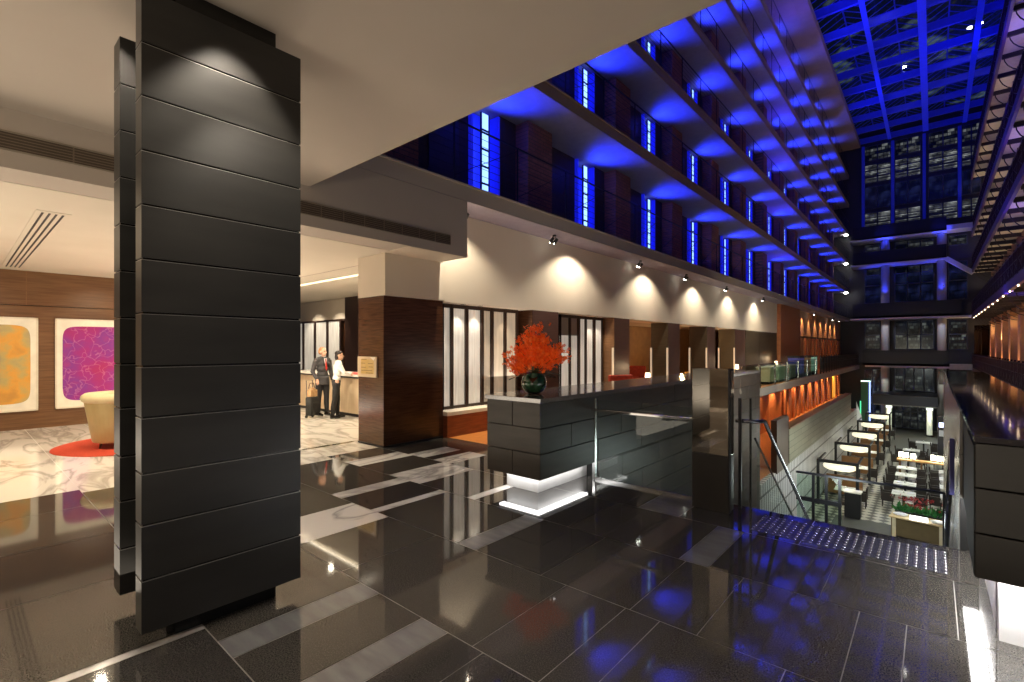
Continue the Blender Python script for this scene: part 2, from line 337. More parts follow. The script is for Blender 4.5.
# ------------------------------------------------------------------ paintings
def artmat(name, kind):
    m = M(name, (.7, .3, .03), .5); nt = m.node_tree; N = nt.nodes; L = nt.links; P = N['Principled BSDF']
    tc = N.new('ShaderNodeTexCoord')
    nz = N.new('ShaderNodeTexNoise'); nz.inputs['Scale'].default_value = 2.2 if kind == 0 else 1.5; nz.inputs['Detail'].default_value = 6
    L.new(tc.outputs['Object'], nz.inputs['Vector'])
    cr = N.new('ShaderNodeValToRGB'); E_ = cr.color_ramp.elements
    cols = [(.36, .31, .2), (.55, .42, .16), (.78, .38, .06), (.62, .30, .06)] if kind == 0 else [(.42, .015, .14), (.36, .015, .22), (.24, .03, .30), (.46, .03, .18)]
    E_[0].position = .3; E_[0].color = (*cols[0], 1); E_[1].position = .7; E_[1].color = (*cols[3], 1)
    for p, c in ((.44, cols[1]), (.56, cols[2])): e = E_.new(p); e.color = (*c, 1)
    L.new(nz.outputs['Fac'], cr.inputs['Fac'])
    vo = N.new('ShaderNodeTexVoronoi'); vo.feature = 'DISTANCE_TO_EDGE'; vo.inputs['Scale'].default_value = 9 if kind == 0 else 4
    n2 = N.new('ShaderNodeTexNoise'); n2.inputs['Scale'].default_value = 4
    ad = N.new('ShaderNodeMixRGB'); ad.blend_type = 'ADD'; ad.inputs['Fac'].default_value = .35
    L.new(tc.outputs['Object'], n2.inputs['Vector']); L.new(tc.outputs['Object'], ad.inputs['Color1']); L.new(n2.outputs['Color'], ad.inputs['Color2']); L.new(ad.outputs['Color'], vo.inputs['Vector'])
    c2 = N.new('ShaderNodeValToRGB'); c2.color_ramp.elements[0].position = .0; c2.color_ramp.elements[0].color = (1, 1, 1, 1); c2.color_ramp.elements[1].position = .035; c2.color_ramp.elements[1].color = (0, 0, 0, 1)
    L.new(vo.outputs['Distance'], c2.inputs['Fac'])
    sc = N.new('ShaderNodeMath'); sc.operation = 'MULTIPLY'; sc.inputs[1].default_value = .3; L.new(c2.outputs['Color'], sc.inputs[0])
    mx = N.new('ShaderNodeMixRGB'); mx.inputs['Color2'].default_value = (.5, .36, .12, 1) if kind == 0 else (.85, .42, .52, 1)
    L.new(sc.outputs[0], mx.inputs['Fac']); L.new(cr.outputs['Color'], mx.inputs['Color1']); L.new(mx.outputs['Color'], P.inputs['Base Color'])
    return m
def painting(y0, y1, z0, z1, label, kind, b):
    t = thing('framed_print', (-14.75, (y0 + y1) / 2, z0), 0, label, 'painting'); w = (y1 - y0) / 2; h = z1 - z0
    MB().box(0, .03, -w, w, 0, h).box(.03, .045, -w, -w + .03, 0, h).box(.03, .045, w - .03, w, 0, h).box(.03, .045, -w, w, 0, .03).box(.03, .045, -w, w, h - .03, h).build('frame', M('pale_frame', (.75, .68, .55), .4), t)
    MB().box(.03, .034, -w + .03, w - .03, .03, h - .03).build('mount', M('ivory_mount', (.85, .80, .68), .6), t)
    pts = []
    wx, hz, cz = w - b, h / 2 - b * 1.35, h / 2
    for k in range(48):
        a = 2 * PI * k / 48; ca, sa = math.cos(a), math.sin(a); e = .22
        pts.append((.036, wx * math.copysign(abs(ca) ** e, ca), cz + hz * math.copysign(abs(sa) ** e, sa)))
    MB().quad(*pts).build('printed_image', artmat('art', kind), t)
painting(-.95, 1.25, .39, 2.4, 'pale framed print of an ochre and orange blotch on the walnut wall', 0, .12)
painting(1.52, 3.6, .39, 2.4, 'pale framed magenta print on the walnut wall beside the black column', 1, .12)
for y in (.2, 2.4):
    spot((-12.4, y, 3.38), (-14.75, y, 1.3), 80, (1, .85, .62), 75, .8)
# ------------------------------------------------------------------ rug and armchair
rug = MB().lathe([(.001, .012), (1.2, .012), (1.22, .008), (1.22, 0.001)], n=64).build('round_rug', M('red_rug', (.42, .035, .01), .9, col2=(.52, .05, .014), scale=60, bump=.3), loc=(-11.1, 2.3, 0), smooth=False,
    label='round red-orange rug under the cream tub chair', cat='rug')
ch = thing('tub_armchair', (-10.95, 2.0, .012), 2.6, 'cream rounded tub armchair on the red rug, half hidden by the black column', 'armchair')
leather = M('cream_leather', (.42, .31, .13), .45, col2=(.47, .36, .17), scale=3); leather2 = M('ivory_leather', (.60, .50, .29), .45)
def arcshell(mb, r0o, r1o, th, z0, z1, a0, a1, n=36, m=0):
    vs = []; fs = []
    for i in range(n + 1):
        a = a0 + (a1 - a0) * i / n; c, s_ = math.cos(a), math.sin(a)
        for r, z in ((r0o, z0), (r1o, z1), (r1o - th, z1), (r0o - th, z0)): vs.append((r * c, r * s_, z))
    for i in range(n):
        for k in range(4): fs.append((i * 4 + k, i * 4 + (k + 1) % 4, (i + 1) * 4 + (k + 1) % 4, (i + 1) * 4 + k))
    fs += [(0, 1, 2, 3), tuple(n * 4 + k for k in (3, 2, 1, 0))]
    return mb.add(vs, fs, m)
arcshell(MB(), .40, .52, .12, .10, .86, .55, 2 * PI - .55).build('shell', leather, ch, smooth=False, bevel=.02)
pts = [(.475 * math.cos(a), .475 * math.sin(a), .87) for a in [.52 + (2 * PI - 1.04) * i / 36 for i in range(37)]]
MB().path(pts, .085, 10).build('rolled_rim', leather2, ch, smooth=True)
MB().lathe([(.001, .12), (.36, .12), (.38, .2), (.38, .42), (.33, .47), (.001, .48)], n=28).build('seat', leather, ch, smooth=True)
for a in (.7, 2.4, 3.9, 5.6):
    MB().path([(.3 * math.cos(a), .3 * math.sin(a), .12), (.33 * math.cos(a), .33 * math.sin(a), 0)], [.025, .015], 8).build('leg', M('brown_leg', (.12, .04, .02), .4), ch, smooth=True)
# ------------------------------------------------------------------ reception desk
t = thing('reception_desk', (-11.95, 7.06, 0), 0, 'long pale timber reception desk with white top behind the two guests', 'desk')
MB().box(-2.7, 2.8, -.38, .4, .08, .98).build('desk_front', M('pale_desk_timber', (.62, .47, .30), .35, col2=(.70, .55, .37), scale=4, stretch=(8, 8, .5)), t)
MB().box(-2.75, 2.85, -.45, .45, 1.02, 1.07).build('desk_top', M('white_desk_top', (.8, .76, .68), .2), t, bevel=.005)
MB().box(-2.7, 2.8, -.43, .42, .98, 1.02).build('shadow_gap', black, t)
MB().box(-2.7, 2.75, -.33, .35, 0, .08).build('plinth', gunmetal, t)
# screens behind the desk
t = thing('glazed_screen', (-17, 9.1, 0), 0, 'dark framed frosted glass screen behind the reception desk', 'screen')
fr = MB(); fr.box(-2.7, 1.5, -.05, .05, .82, .9).box(-2.7, 1.5, -.05, .05, 2.7, 2.77)
for k in range(5):
    x = -2.6 + .93 * k; fr.box(x - .06, x + .06, -.06, .06, .85, 2.75)
fr.box(-2.7, 1.5, -.04, .04, 0, .85); fr.build('frame', framew, t)
for k in range(4):
    x = -2.6 + .93 * k; MB().box(x + .06, x + .87, -.02, .02, .9, 2.7).build('pane', frost, t)
spot((-17.8, 8.3, 3.45), (-17.5, 9.1, 1.2), 80, size=90); spot((-15.9, 8.3, 3.45), (-16.2, 9.1, 1.2), 80, size=90)
# plaque
t = thing('wall_plaque', (-7.73, 4.945, 1.22), 0, 'square cream and gold plaque mounted on the walnut pier', 'plaque')
MB().box(-.3, .3, -.025, 0, 0, .37).build('backplate', M('plaque_ivory', (.72, .58, .40), .25), t, bevel=.004)
MB().box(-.19, .23, -.028, -.024, .06, .32).build('gold_field', M('plaque_gold', (.62, .40, .10), .3, col2=(.70, .52, .25), scale=4), t)
mb = MB()
for k, (a, b, z) in enumerate(((-.17, .0, .315), (-.17, -.04, .245), (.05, .2, .24), (-.17, -.02, .17), (.07, .2, .18), (-.17, .18, .115), (-.02, .2, .07))):
    mb.box(a, b, -.030, -.027, z, z + .012)
mb.build('engraving', M('plaque_engraving', (.30, .19, .06), .5), t)
mb = MB(); mb.quad((.12, -.0285, .36), (.28, -.0285, .36), (.22, -.0285, .30)); mb.build('corner_emblem', M('plaque_white', (.9, .85, .75), .3), t)
# ------------------------------------------------------------------ glazed screens of the bar
def bar_screen(x, ed, z0, z1, label, mats, transom=None):
    y0, y1 = ed[0][0], ed[-1][1]
    t = thing('glazed_screen', (x, (y0 + y1) / 2, z0), 0, label, 'screen'); oy = -(y0 + y1) / 2; h = z1 - z0
    fr = MB(); fr.box(-.05, .05, y0 + oy, y1 + oy, 0, .06).box(-.05, .05, y0 + oy, y1 + oy, h - .08, h)
    prev = y0
    for a, b in ed: fr.box(-.06, .06, prev + oy, a + oy, 0, h); prev = b
    fr.box(-.06, .06, prev + oy, prev + .06 + oy, 0, h); fr.build('frame', framew, t)
    for k, (a, b) in enumerate(ed):
        if transom and k in transom:
            MB().box(-.012, .012, a + oy, b + oy, .06, transom[k]).build('pane', mats[k], t)
            MB().box(-.012, .012, a + oy, b + oy, transom[k], h - .08).build('upper_pane', M('grey_pane', (.34, .31, .26), .3), t)
        else: MB().box(-.012, .012, a + oy, b + oy, .06, h - .08).build('pane', mats[k], t)
bar_screen(-7.55, [(6.55, 6.74), (6.81, 7.16), (7.24, 7.63), (7.71, 7.95), (8.03, 8.4), (8.47, 8.83)], .49, 2.65, 'dark framed frosted screen of six tall panes beside the walnut pier', [frost, frost, frost, frost2, frost2, frost2])
bar_screen(-7.6, [(10.74, 11.14), (11.21, 11.57), (11.67, 11.95), (12.02, 12.39), (12.5, 12.88)], .49, 2.65, 'dark framed frosted screen of five tall panes behind the red flowers', [frost, frost, frost, frost, frost], {0: 1.6, 1: 1.6})
sp = ((-7.35, 6.95), (-7.35, 7.45), (-7.35, 12.2), (-7.35, 12.65))
for k, (x, y) in enumerate(sp):
    downlight(x, y, 2.652, ['small downlight above the near end of the six-pane screen', 'small downlight above the middle of the six-pane screen', 'small downlight above the five-pane screen, nearer one', 'small downlight above the five-pane screen, farther one'][k])
    spot((x, y, 2.63), (x - .12, y, 0), 26, (1, .9, .74), 75, .6, .02)
spot((-7.3, 8.4, 2.63), (-7.5, 8.4, .4), 12, (1, .8, .55), 70, .6, .02)
# brass light strips on the piers
for k, (y, x, lab) in enumerate(((12.97, -7.23, 'first pier after the five-pane screen'), (16.89, -7.84, 'far corner of the second pier'), (16.89, -7.22, 'near corner of the second pier'), (20.89, -7.94, 'far corner of the third pier'), (20.89, -7.22, 'near corner of the third pier'), (24.69, -7.94, 'far corner of the fourth pier'), (24.69, -7.22, 'near corner of the fourth pier'))):
    MB().box(x - .03, x + .03, y - .02, y + .01, .001, 1.75).build('brass_strip', M('polished_brass', (.75, .55, .32), .2, .6, emit=(1, .75, .5), es=.35), label='thin vertical brass pull strip on the ' + lab, cat='pull handle')
# ------------------------------------------------------------------ slate bench wall with quartz cap
t = thing('slate_counter_wall', (-3.82, 4.42, 0), 0, 'long low slate-clad wall with grey quartz top carrying the red flowers', 'low wall'); ox, oy = 3.82, -4.42
def blocks(mb, fixed, axis, a0, a1, zs, L, th, out, off=0, m=0):
    for r in range(len(zs) - 1):
        p = a0 - (L * .5 if (r + off) % 2 else 0)
        while p < a1 - .01:
            q0, q1 = max(p, a0) + .004, min(p + L, a1) - .004
            if q1 - q0 > .03:
                lo, hi = min(fixed, fixed + out * th), max(fixed, fixed + out * th)
                if axis == 'y': mb.box(lo, hi, q0, q1, zs[r] + .004, zs[r + 1] - .004, m)
                else: mb.box(q0, q1, lo, hi, zs[r] + .004, zs[r + 1] - .004, m)
            p += L
    return mb
mb = MB(); mb.box(-4.22 + ox, -3.42 + ox, 4.44 + oy, 13.8 + oy, .225, 1.105, 1)
blocks(mb, -3.42 + ox, 'y', 4.42 + oy, 13.8 + oy, [.22, .52, .815, 1.11], 1.28, .02, 1)
blocks(mb, 4.44 + oy, 'x', -4.24 + ox, -3.4 + ox, [.22, .52, .815, 1.11], .84, .02, -1, 1)
mb.build('slate_cladding', [slate, slate_dk], t, bevel=.003)
mb = MB(); mb.box(-3.9 + ox, -3.42 + ox, 5.73 + oy, 13.8 + oy, -6, .22, 1); blocks(mb, -3.42 + ox, 'y', 5.73 + oy, 13.8 + oy, [-6 + .31 * i for i in range(21)] + [.22], 1.28, .02, 1)
mb.build('lower_cladding', [slate, slate_dk], t)
MB().box(-4.26 + ox, -3.38 + ox, 4.40 + oy, 13.8 + oy, 1.11, 1.165).build('quartz_cap', quartz, t, bevel=.004)
MB().box(-4.1 + ox, -3.6 + ox, 4.64 + oy, 6.1 + oy, .0, .225).build('plinth', M('plinth_steel', (.5, .5, .5), .35), t)
mb = MB(); mb.box(-4.12 + ox, -3.5 + ox, 4.52 + oy, 4.60 + oy, .2, .222); mb.box(-3.58 + ox, -3.5 + ox, 4.52 + oy, 5.6 + oy, .2, .222); mb.build('led_strip', E('plinth_led', (1, .97, .93), 9), t)
# glass balustrade at the stair void
t = thing('glass_balustrade', (-2.75, 5.62, 0), 0, 'clear glass balustrade with flat steel handrail beside the slate wall', 'balustrade')
MB().box(-.64, .68, -.006, .006, .02, 1.06).build('glass_pane', g_clear, t)
MB().box(-.66, .7, -.02, .02, 0, .03).build('base_channel', steel, t)
MB().box(-.68, -.64, -.02, .02, 0, 1.08).build('end_post', steel, t)
MB().box(-.78, .73, -.095, -.035, .915, .947).build('handrail', chrome, t, bevel=.004)
MB().bar((-.7, -.06, .925), (-.7, -.01, .86), .02).build('bracket', steel, t)
# mirror pillar
t = thing('mirror_pillar', (-1.82, 5.42, 0), 0, 'square pillar with mirrored upper half at the head of the stairs', 'pillar')
MB().box(-.19, .19, -.06, .14, 0, .6).build('dark_base', M('dark_bronze_panel', (.03, .027, .024), .35), t, bevel=.003)
MB().box(-.19, .19, -.058, .14, .602, 1.525).build('mirror_panel', mirror, t, bevel=.003)
MB().box(.19, .205, -.06, .0, 0, 1.525).build('edge_trim', gunmetal, t)
# stair head glass return and handrails
t = thing('stair_balustrade', (-1.5, 5.75, 0), 0, 'glass and steel stair balustrade with handrail running down beside the mirrored pillar', 'balustrade')
MB().quad((-.1, -.09, .0), (.07, -.09, 0), (.07, -.09, 1.3), (-.1, -.09, 1.3)).build('glass_pane', g_clear, t)
mb = MB(); mb.quad((.05, 0, -.3), (.05, 2.5, -2.05), (.05, 2.5, -1.0), (.05, 0, .75)); mb.build('glass_pane', g_green, t)
MB().box(-.105, -.075, -.12, -.09, 0, 1.2).build('post', gunmetal, t); MB().box(-.005, .015, -.07, -.05, 0, 1.2).build('post', black, t)
MB().path([(-.14, -.1, .95), (.06, -.06, .95), (.08, .2, .93), (.08, 2.75, -.86)], .022, 8).build('handrail', M('rail_steel', (.3, .3, .32), .22, 1), t, smooth=True)
MB().path([(.02, .05, .75), (.02, 2.5, -1.0)], .012, 6).build('lower_rail', gunmetal, t)
t = thing('stair_handrail', (.17, 5.6, 0), 0, 'steel handrail sloping down the right wall of the stairs', 'handrail')
MB().path([(-.045, 0, .95), (-.045, 2.6, -.87), (-.045, 2.62, -1.1)], .024, 8).build('rail', chrome, t, smooth=True)
MB().box(-.06, -.03, -.04, -.01, .5, .98).build('end_bracket', M('blue_black_metal', (.03, .03, .12), .3, .5), t)
# tactile strip
t = thing('tactile_strip', (-.62, 5.305, 0), 0, 'steel studded tactile warning strip on the floor at the top of the stairs', 'tactile paving')
MB().box(-.71, .71, -.275, .275, .0005, .002).build('plate', M('tactile_base', (.05, .05, .06), .2, spec=.8), t)
mb = MB()
for i in range(24):
    for j in range(8): mb.lathe([(.0135, .002), (.010, .007), (.001, .0075)], (-.695 + i * .0605, -.25 + j * .0715, 0), n=8)
st = mb.build('steel_stud', M('stud_steel', (.7, .7, .7), .2, 1), t, smooth=True); st['kind'] = 'stuff'
# stairs and landing
mb = MB()
for k in range(9): mb.box(-1.5, .17, 5.73 + k * .255, 5.73 + (k + 1) * .255, -.17 * (k + 1) - .2, -.17 * (k + 1))
mb.box(-3.4, .17, 8.02, 10.2, -1.75, -1.55)
for k in range(26): mb.box(-3.4, -1.6, 10.2 + k * .25, 10.45 + k * .25, -1.55 - .17 * (k + 1) - .2, -1.55 - .17 * (k + 1))
struct('floor_stairs', mb, [greystone])
t = thing('landing_balustrade', (-.7, 10.2, -1.55), 0, 'dark railed glass balustrade of the stair landing seen past the floor edge', 'balustrade')
MB().bar((-1.2, 0, 1.02), (.85, 0, 1.02), .05, .035).build('top_rail', gunmetal, t)
MB().bar((-1.2, 0, .55), (-.5, 0, .55), .05, .07).build('mid_rail', gunmetal, t)
for x in (-.93, -.73, -.53, .84): MB().box(x - .022, x + .022, -.02, .02, -.3, 1.0).build('post', gunmetal, t)
MB().box(-1.2, -.5, .03, .04, -.3, .98).build('glass_pane', g_green, t)
# ------------------------------------------------------------------ right counter wall
t = thing('black_counter_wall', (.45, 3.64, 0), 0, 'black stone-clad counter wall with glossy top at right edge above lit plinth', 'low wall'); ox, oy = -.45, -3.64
mb = MB(); mb.box(.19 + ox, .95 + ox, 3.66 + oy, 5.73 + oy, .505, 1.21, 1)
blocks(mb, 3.66 + oy, 'x', .17 + ox, 3.2 + ox, [.5, .745, .99, 1.235], 3.1, .02, -1)
mb.box(.17 + ox, 3.2 + ox, 3.66 + oy, 4.4 + oy, .505, 1.21, 1)
mb.build('stone_cladding', [blackp, slate_dk], t, bevel=.003)
mb = MB(); mb.box(.17 + ox, .76 + ox, 3.64 + oy, 13.4 + oy, 1.235, 1.27); mb.box(.75 + ox, 3.2 + ox, 3.64 + oy, 4.42 + oy, 1.235, 1.27); mb.build('gloss_top', blacktop, t, bevel=.003)
mb = MB(); mb.box(.30 + ox, .7 + ox, 4.2 + oy, 5.73 + oy, 0, .505); mb.box(.3 + ox, 3.1 + ox, 4.1 + oy, 4.3 + oy, 0, .505); mb.build('plinth', M('pale_plinth', (.7, .7, .7), .4), t)
mb = MB(); mb.box(.2 + ox, .29 + ox, 3.8 + oy, 5.7 + oy, .48, .504); mb.box(.3 + ox, 3.1 + ox, 3.9 + oy, 4.04 + oy, .48, .504); mb.build('led_strip', E('bright_led', (1, .97, .94), 22), t)
mb = MB(); mb.box(.18 + ox, .74 + ox, 5.73 + oy, 13.4 + oy, -6, 1.235, 1); blocks(mb, .19 + ox, 'y', 5.45 + oy, 13.4 + oy, [.505, .87, 1.235], 1.6, .02, -1); blocks(mb, .19 + ox, 'y', 5.74 + oy, 13.4 + oy, [-6 + .5 * i for i in range(13)] + [.505], 1.6, .02, -1)
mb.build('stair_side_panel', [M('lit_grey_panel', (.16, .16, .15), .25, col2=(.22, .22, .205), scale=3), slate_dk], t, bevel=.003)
MB().box(.1 + ox, .17 + ox, 13.2 + oy, 13.4 + oy, 1.0, 1.3).build('end_block', blacktop, t)
mb = MB(); mb.box(.8, 6, 4.4, 5.7, -.4, 0); struct('floor_right', mb, [granite])
# ------------------------------------------------------------------ flowers
t = thing('globe_vase', (-3.867, 4.9, 1.165), 0, 'round dark green glass vase on the quartz top of the slate wall', 'vase')
MB().lathe([(.07, 0), (.12, .03), (.155, .09), (.162, .14), (.15, .2), (.115, .255), (.115, .27), (.1, .27), (.1, .22)], n=28).build('bowl', M('green_vase_glass', (.01, .05, .022), .04, col2=(.03, .12, .05), scale=14, coat=1), t, smooth=True)
t = thing('flower_arrangement', (-3.867, 4.9, 1.40), 0, 'spray of orange-red orchids with dark leaves standing in the green vase', 'flowers')
petal = M('orange_red_petal', (.72, .07, .008), .5, col2=(.98, .24, .02), scale=14, lo=.3, hi=.7, emit=(1, .12, .01), es=.06)
stem_m = M('green_stem', (.03, .08, .02), .5); leaf_m = M('dark_leaf', (.012, .035, .016), .3, col2=(.03, .06, .03), scale=10)
rf = random.Random(5); RV = Vector((.756, .654, 0)); FV = Vector((-.654, .756, 0))
def floret(mb, c, s):
    n = Vector((rf.gauss(0, 1), rf.gauss(0, 1), rf.gauss(0, 1))).normalized(); a = n.orthogonal().normalized(); b = n.cross(a)
    for k in range(5):
        an = 2 * PI * k / 5; d = a * math.cos(an) + b * math.sin(an); e = n.cross(d)
        mb.quad(c, c + d * s * .6 + e * s * .32 + n * s * .25, c + d * s * 1.1 + n * s * .1, c + d * s * .6 - e * s * .32 + n * s * .25)
SPR = [(a, r, h) for a, r, h in [(-.42, .44, .23), (-.36, .42, .10), (-.28, .36, .36), (-.2, .25, .48), (-.08, .12, .58), (.03, .08, .62), (.12, .2, .54), (.2, .26, .44), (.26, .36, .32), (.42, .42, .36), (.46, .46, .24), (.3, .4, .16), (-.14, .3, .3), (.08, .28, .34), (0, .3, .22), (-.24, .34, .2), (.18, .34, .22), (-.05, .2, .45), (.1, .15, .4)]]
for i, (a, r, h) in enumerate(SPR):
    dep = rf.uniform(-.22, .22) if i > 11 else rf.uniform(-.12, .12)
    tip = RV * (a * .82) + FV * dep + Vector((0, 0, h)); mid = tip * .5 + Vector((0, 0, .06))
    sp_ = MB().path([(0, 0, 0), tuple(mid), tuple(tip)], .004, 5).build('flower_spray', [stem_m, petal], t)
    mb = MB()
    for k in range(85):
        u = rf.uniform(.42, 1.03); p = mid * (2 * u * (1 - u)) + tip * (u * u)
        p = p + Vector((rf.gauss(0, .042), rf.gauss(0, .042), rf.gauss(0, .036))); floret(mb, p, rf.uniform(.02, .033))
    mb.build('blossom', petal, sp_)
for a, d, h, L in ((-.9, .1, .03, .26), (-.5, -.5, .06, .22), (.6, -.3, .05, .24), (1, .1, .06, .28), (.8, .5, .04, .22), (-.1, -.8, .02, .2), (.1, .8, .05, .2)):
    dv = (RV * a + FV * d).normalized(); sv = Vector((-dv.y, dv.x, 0)); mb = MB(); pr_ = []
    for k in range(7):
        u = k / 6; c = dv * (L * 1.25 * u) + Vector((0, 0, .0 + h * 2 * u - .12 * u * u)); wd = .065 * math.sin(PI * min(.98, u * .9 + .08)); pr_.append((c + sv * wd, c + Vector((0, 0, -.012)), c - sv * wd))
    for k in range(6):
        for j in range(2): mb.quad(pr_[k][j], pr_[k][j + 1], pr_[k + 1][j + 1], pr_[k + 1][j])
    mb.build('leaf', leaf_m, t, smooth=True)
# ------------------------------------------------------------------ people
def fuse(mb, voxel, name, mats, parent=None, smooth_it=3, paint=None):
    me = bpy.data.meshes.new(name); me.from_pydata(mb.v, [], mb.f); o = bpy.data.objects.new(name, me); COL.objects.link(o)
    r = o.modifiers.new('r', 'REMESH'); r.mode = 'VOXEL'; r.voxel_size = voxel
    s_ = o.modifiers.new('s', 'SMOOTH'); s_.iterations = smooth_it; s_.factor = .5
    dg = bpy.context.evaluated_depsgraph_get(); nm = bpy.data.meshes.new_from_object(o.evaluated_get(dg))
    bpy.data.objects.remove(o); nm.materials.clear()
    for mt in mats: nm.materials.append(mt)
    nm.polygons.foreach_set('use_smooth', [True] * len(nm.polygons))
    if paint:
        for p in nm.polygons: p.material_index = paint(p.center)
    nm.name = name; ob = bpy.data.objects.new(name, nm); COL.objects.link(ob)
    if parent is not None: ob.parent = parent
    return ob
eye_m = M('eye_dark', (.03, .02, .02), .3); lip_m = M('lip', (.45, .16, .13), .5)
def hand(mb, wrist, d, side, curl=.5):
    d = Vector(d).normalized(); up = Vector((0, 0, 1)) if abs(d.z) < .8 else Vector((0, -1, 0)); x = d.cross(up).normalized(); n = x.cross(d).normalized(); W = Vector(wrist)
    mb.path([W - d * .02, W + d * .04, W + d * .085], [.024, .032, .03], 8)
    for k, (o_, L) in enumerate(((-.027, .06), (-.009, .075), (.009, .07), (.027, .055))):
        a = W + d * .08 + x * o_; b = a + (d * (1 - curl * .3) - n * curl * .5) * L * .55; c = b + (d * (1 - curl) - n * curl) * L * .5; mb.path([a - d * .02, a, b, c], [.01, .01, .009, .007], 6)
    a = W + d * .025 + x * (.025 * side); b = a + (d * .7 + x * .6 * side - n * .2).normalized() * .035; mb.path([W, a, b, b + (d - n * .3).normalized() * .025], [.012, .012, .011, .008], 6)
def person(name, loc, rz, label, H, arms, stance, hair_m, top_m, leg_m, shoe_m, lean=0, female=False, suit=False, headturn=0, lower=True):
    k = H / 1.75; root = thing(name, loc, rz, label, 'person'); S = lambda p: (p[0] * k, p[1] * k, p[2] * k)
    sh = .165 if female else .195; hw = .095; ly = lambda z: -lean * max(0, z - .95)
    b = MB()
    Z = [(.95, .145), (1.05, .13), (1.2, .135), (1.34, .15), (1.43, .11)]
    def torso(mb, g, z0=.9):
        for z, r in Z:
            if z >= z0: mb.ball(S((0, ly(z), z)), ((r + g) * k * 1.12, (r * .72 + g) * k, .11 * k))
        mb.path([S((-sh, ly(1.42), 1.42)), S((0, ly(1.45), 1.45)), S((sh, ly(1.42), 1.42))], [(.05 + g) * k, (.065 + g) * k, (.05 + g) * k], 10)
    def leg(mb, g, z0=.06):
        for s_, (fx, fy, kn) in zip((-1, 1), stance):
            a, kn_, an = (s_ * hw, 0, .93), (s_ * hw * .9 + fx * .5, fy * .5 - kn, .5), (s_ * hw * .8 + fx, fy, .09)
            mb.path([S(a), S(((a[0] + kn_[0]) / 2, (a[1] + kn_[1]) / 2, .71)), S(kn_), S(((an[0] + kn_[0]) / 2, (an[1] + kn_[1]) / 2 + .01, .32)), S((an[0], an[1], max(z0, .09)))], [(.088 + g) * k, (.08 + g) * k, (.056 + g) * k, (.054 + g) * k, (.036 + g * 1.3) * k], 10)
    def arm(mb, g, to_wrist=1):
        for s_, (el, wr) in zip((-1, 1), arms):
            mb.path([S((s_ * sh, ly(1.42), 1.42)), S(el), S((el[0] + (wr[0] - el[0]) * to_wrist, el[1] + (wr[1] - el[1]) * to_wrist, el[2] + (wr[2] - el[2]) * to_wrist))], [(.052 + g) * k, (.042 + g) * k, (.028 + g * 1.2) * k], 10)
    torso(b, 0); arm(b, 0)
    if lower: leg(b, 0)
    ny = ly(1.5)
    b.path([S((0, ny, 1.42)), S((0, ny - .01, 1.53))], [.056 * k, .052 * k], 10)
    ct, st_ = math.cos(headturn), math.sin(headturn)
    HC = (0, ny - .02, 1.635); hp = lambda x, y, z: S((HC[0] + x * ct - y * st_, HC[1] + x * st_ + y * ct, HC[2] + z))
    b.ball(hp(0, .01, .02), (.078 * k, .094 * k, .098 * k)); b.ball(hp(0, -.02, -.05), (.058 * k, .068 * k, .07 * k))
    b.path([hp(0, -.085, .02), hp(0, -.112, -.02), hp(0, -.09, -.028)], [.009 * k, .014 * k, .012 * k], 6)
    for s_ in (-1, 1): b.ball(hp(s_ * .08, .01, -.005), (.014 * k, .022 * k, .032 * k), 8)
    for s_, (el, wr) in zip((-1, 1), arms): hand(b, S(wr), Vector(wr) - Vector(el) if Vector(wr)[2] > .95 else (0, -.2, -1), -s_, .6)
    if lower:
        for s_, (fx, fy, kn) in zip((-1, 1), stance): b.path([S((s_ * hw * .8 + fx, fy + .05, .04)), S((s_ * hw * .8 + fx, fy - .08, .035)), S((s_ * hw * .85 + fx, fy - .16, .034))], [.030 * k, .030 * k, .018 * k], 8)
    ea = [Vector(hp(s_ * .03, -.083, .012)) for s_ in (-1, 1)]; lp = Vector(hp(0, -.09, -.062))
    def paint(c):
        if min((c - e).length for e in ea) < .014 * k: return 1
        return 2 if abs(c.z - lp.z) < .009 * k and (c - lp).length < .03 * k else 0
    fuse(b, .0085, 'body', [skin, eye_m, lip_m], root, 2, paint)
    j = MB(); torso(j, .02 if suit else .012, .9 if suit else .98); arm(j, .014 if suit else .009, .93)
    if suit: j.path([S((0, ly(.95), 1.0)), S((0, 0, .80))], [.165 * k, .178 * k], 14)
    V = ny - .15
    fuse(j, .014, 'jacket' if suit else 'shirt', [top_m], root, 4)
    if suit:
        y0 = -.135; MB().quad(S((-.045, y0 + .02, 1.47)), S((.045, y0 + .02, 1.47)), S((.0, y0 - .018, 1.16))).build('shirt_front', M('white_shirt', (.8, .8, .78), .6), root)
        MB().quad(S((-.016, y0 + .01, 1.46)), S((.016, y0 + .01, 1.46)), S((.026, y0 - .025, 1.22)), S((0, y0 - .025, 1.14)), S((-.026, y0 - .025, 1.22))).build('tie', M('red_tie', (.5, .03, .02), .5), root)
        c_ = MB(); c_.lathe([(.066 * k, 0), (.06 * k, .045 * k)], S((0, ny - .01, 1.46)), n=14); c_.build('collar', M('white_collar', (.8, .8, .78), .6), root, smooth=True)
    if lower:
        l = MB(); leg(l, .012); l.ball(S((0, 0, .96)), (.155 * k, .118 * k, .11 * k)); fuse(l, .014, 'trousers', [leg_m], root, 4)
        for s_, (fx, fy, kn) in zip((-1, 1), stance):
            f_ = MB(); x = s_ * hw * .8 + fx; f_.path([S((x, fy + .065, .045)), S((x, fy - .06, .045)), S((x * 1.03, fy - .19, .032))], [.044 * k, .045 * k, .028 * k], 10)
            fuse(f_, .012, 'shoe', [shoe_m], root, 2)
    h = MB(); h.ball(hp(0, .03, .05), (.086 * k, .09 * k, .082 * k)); h.ball(hp(0, .06, .0), (.076 * k, .066 * k, .08 * k))
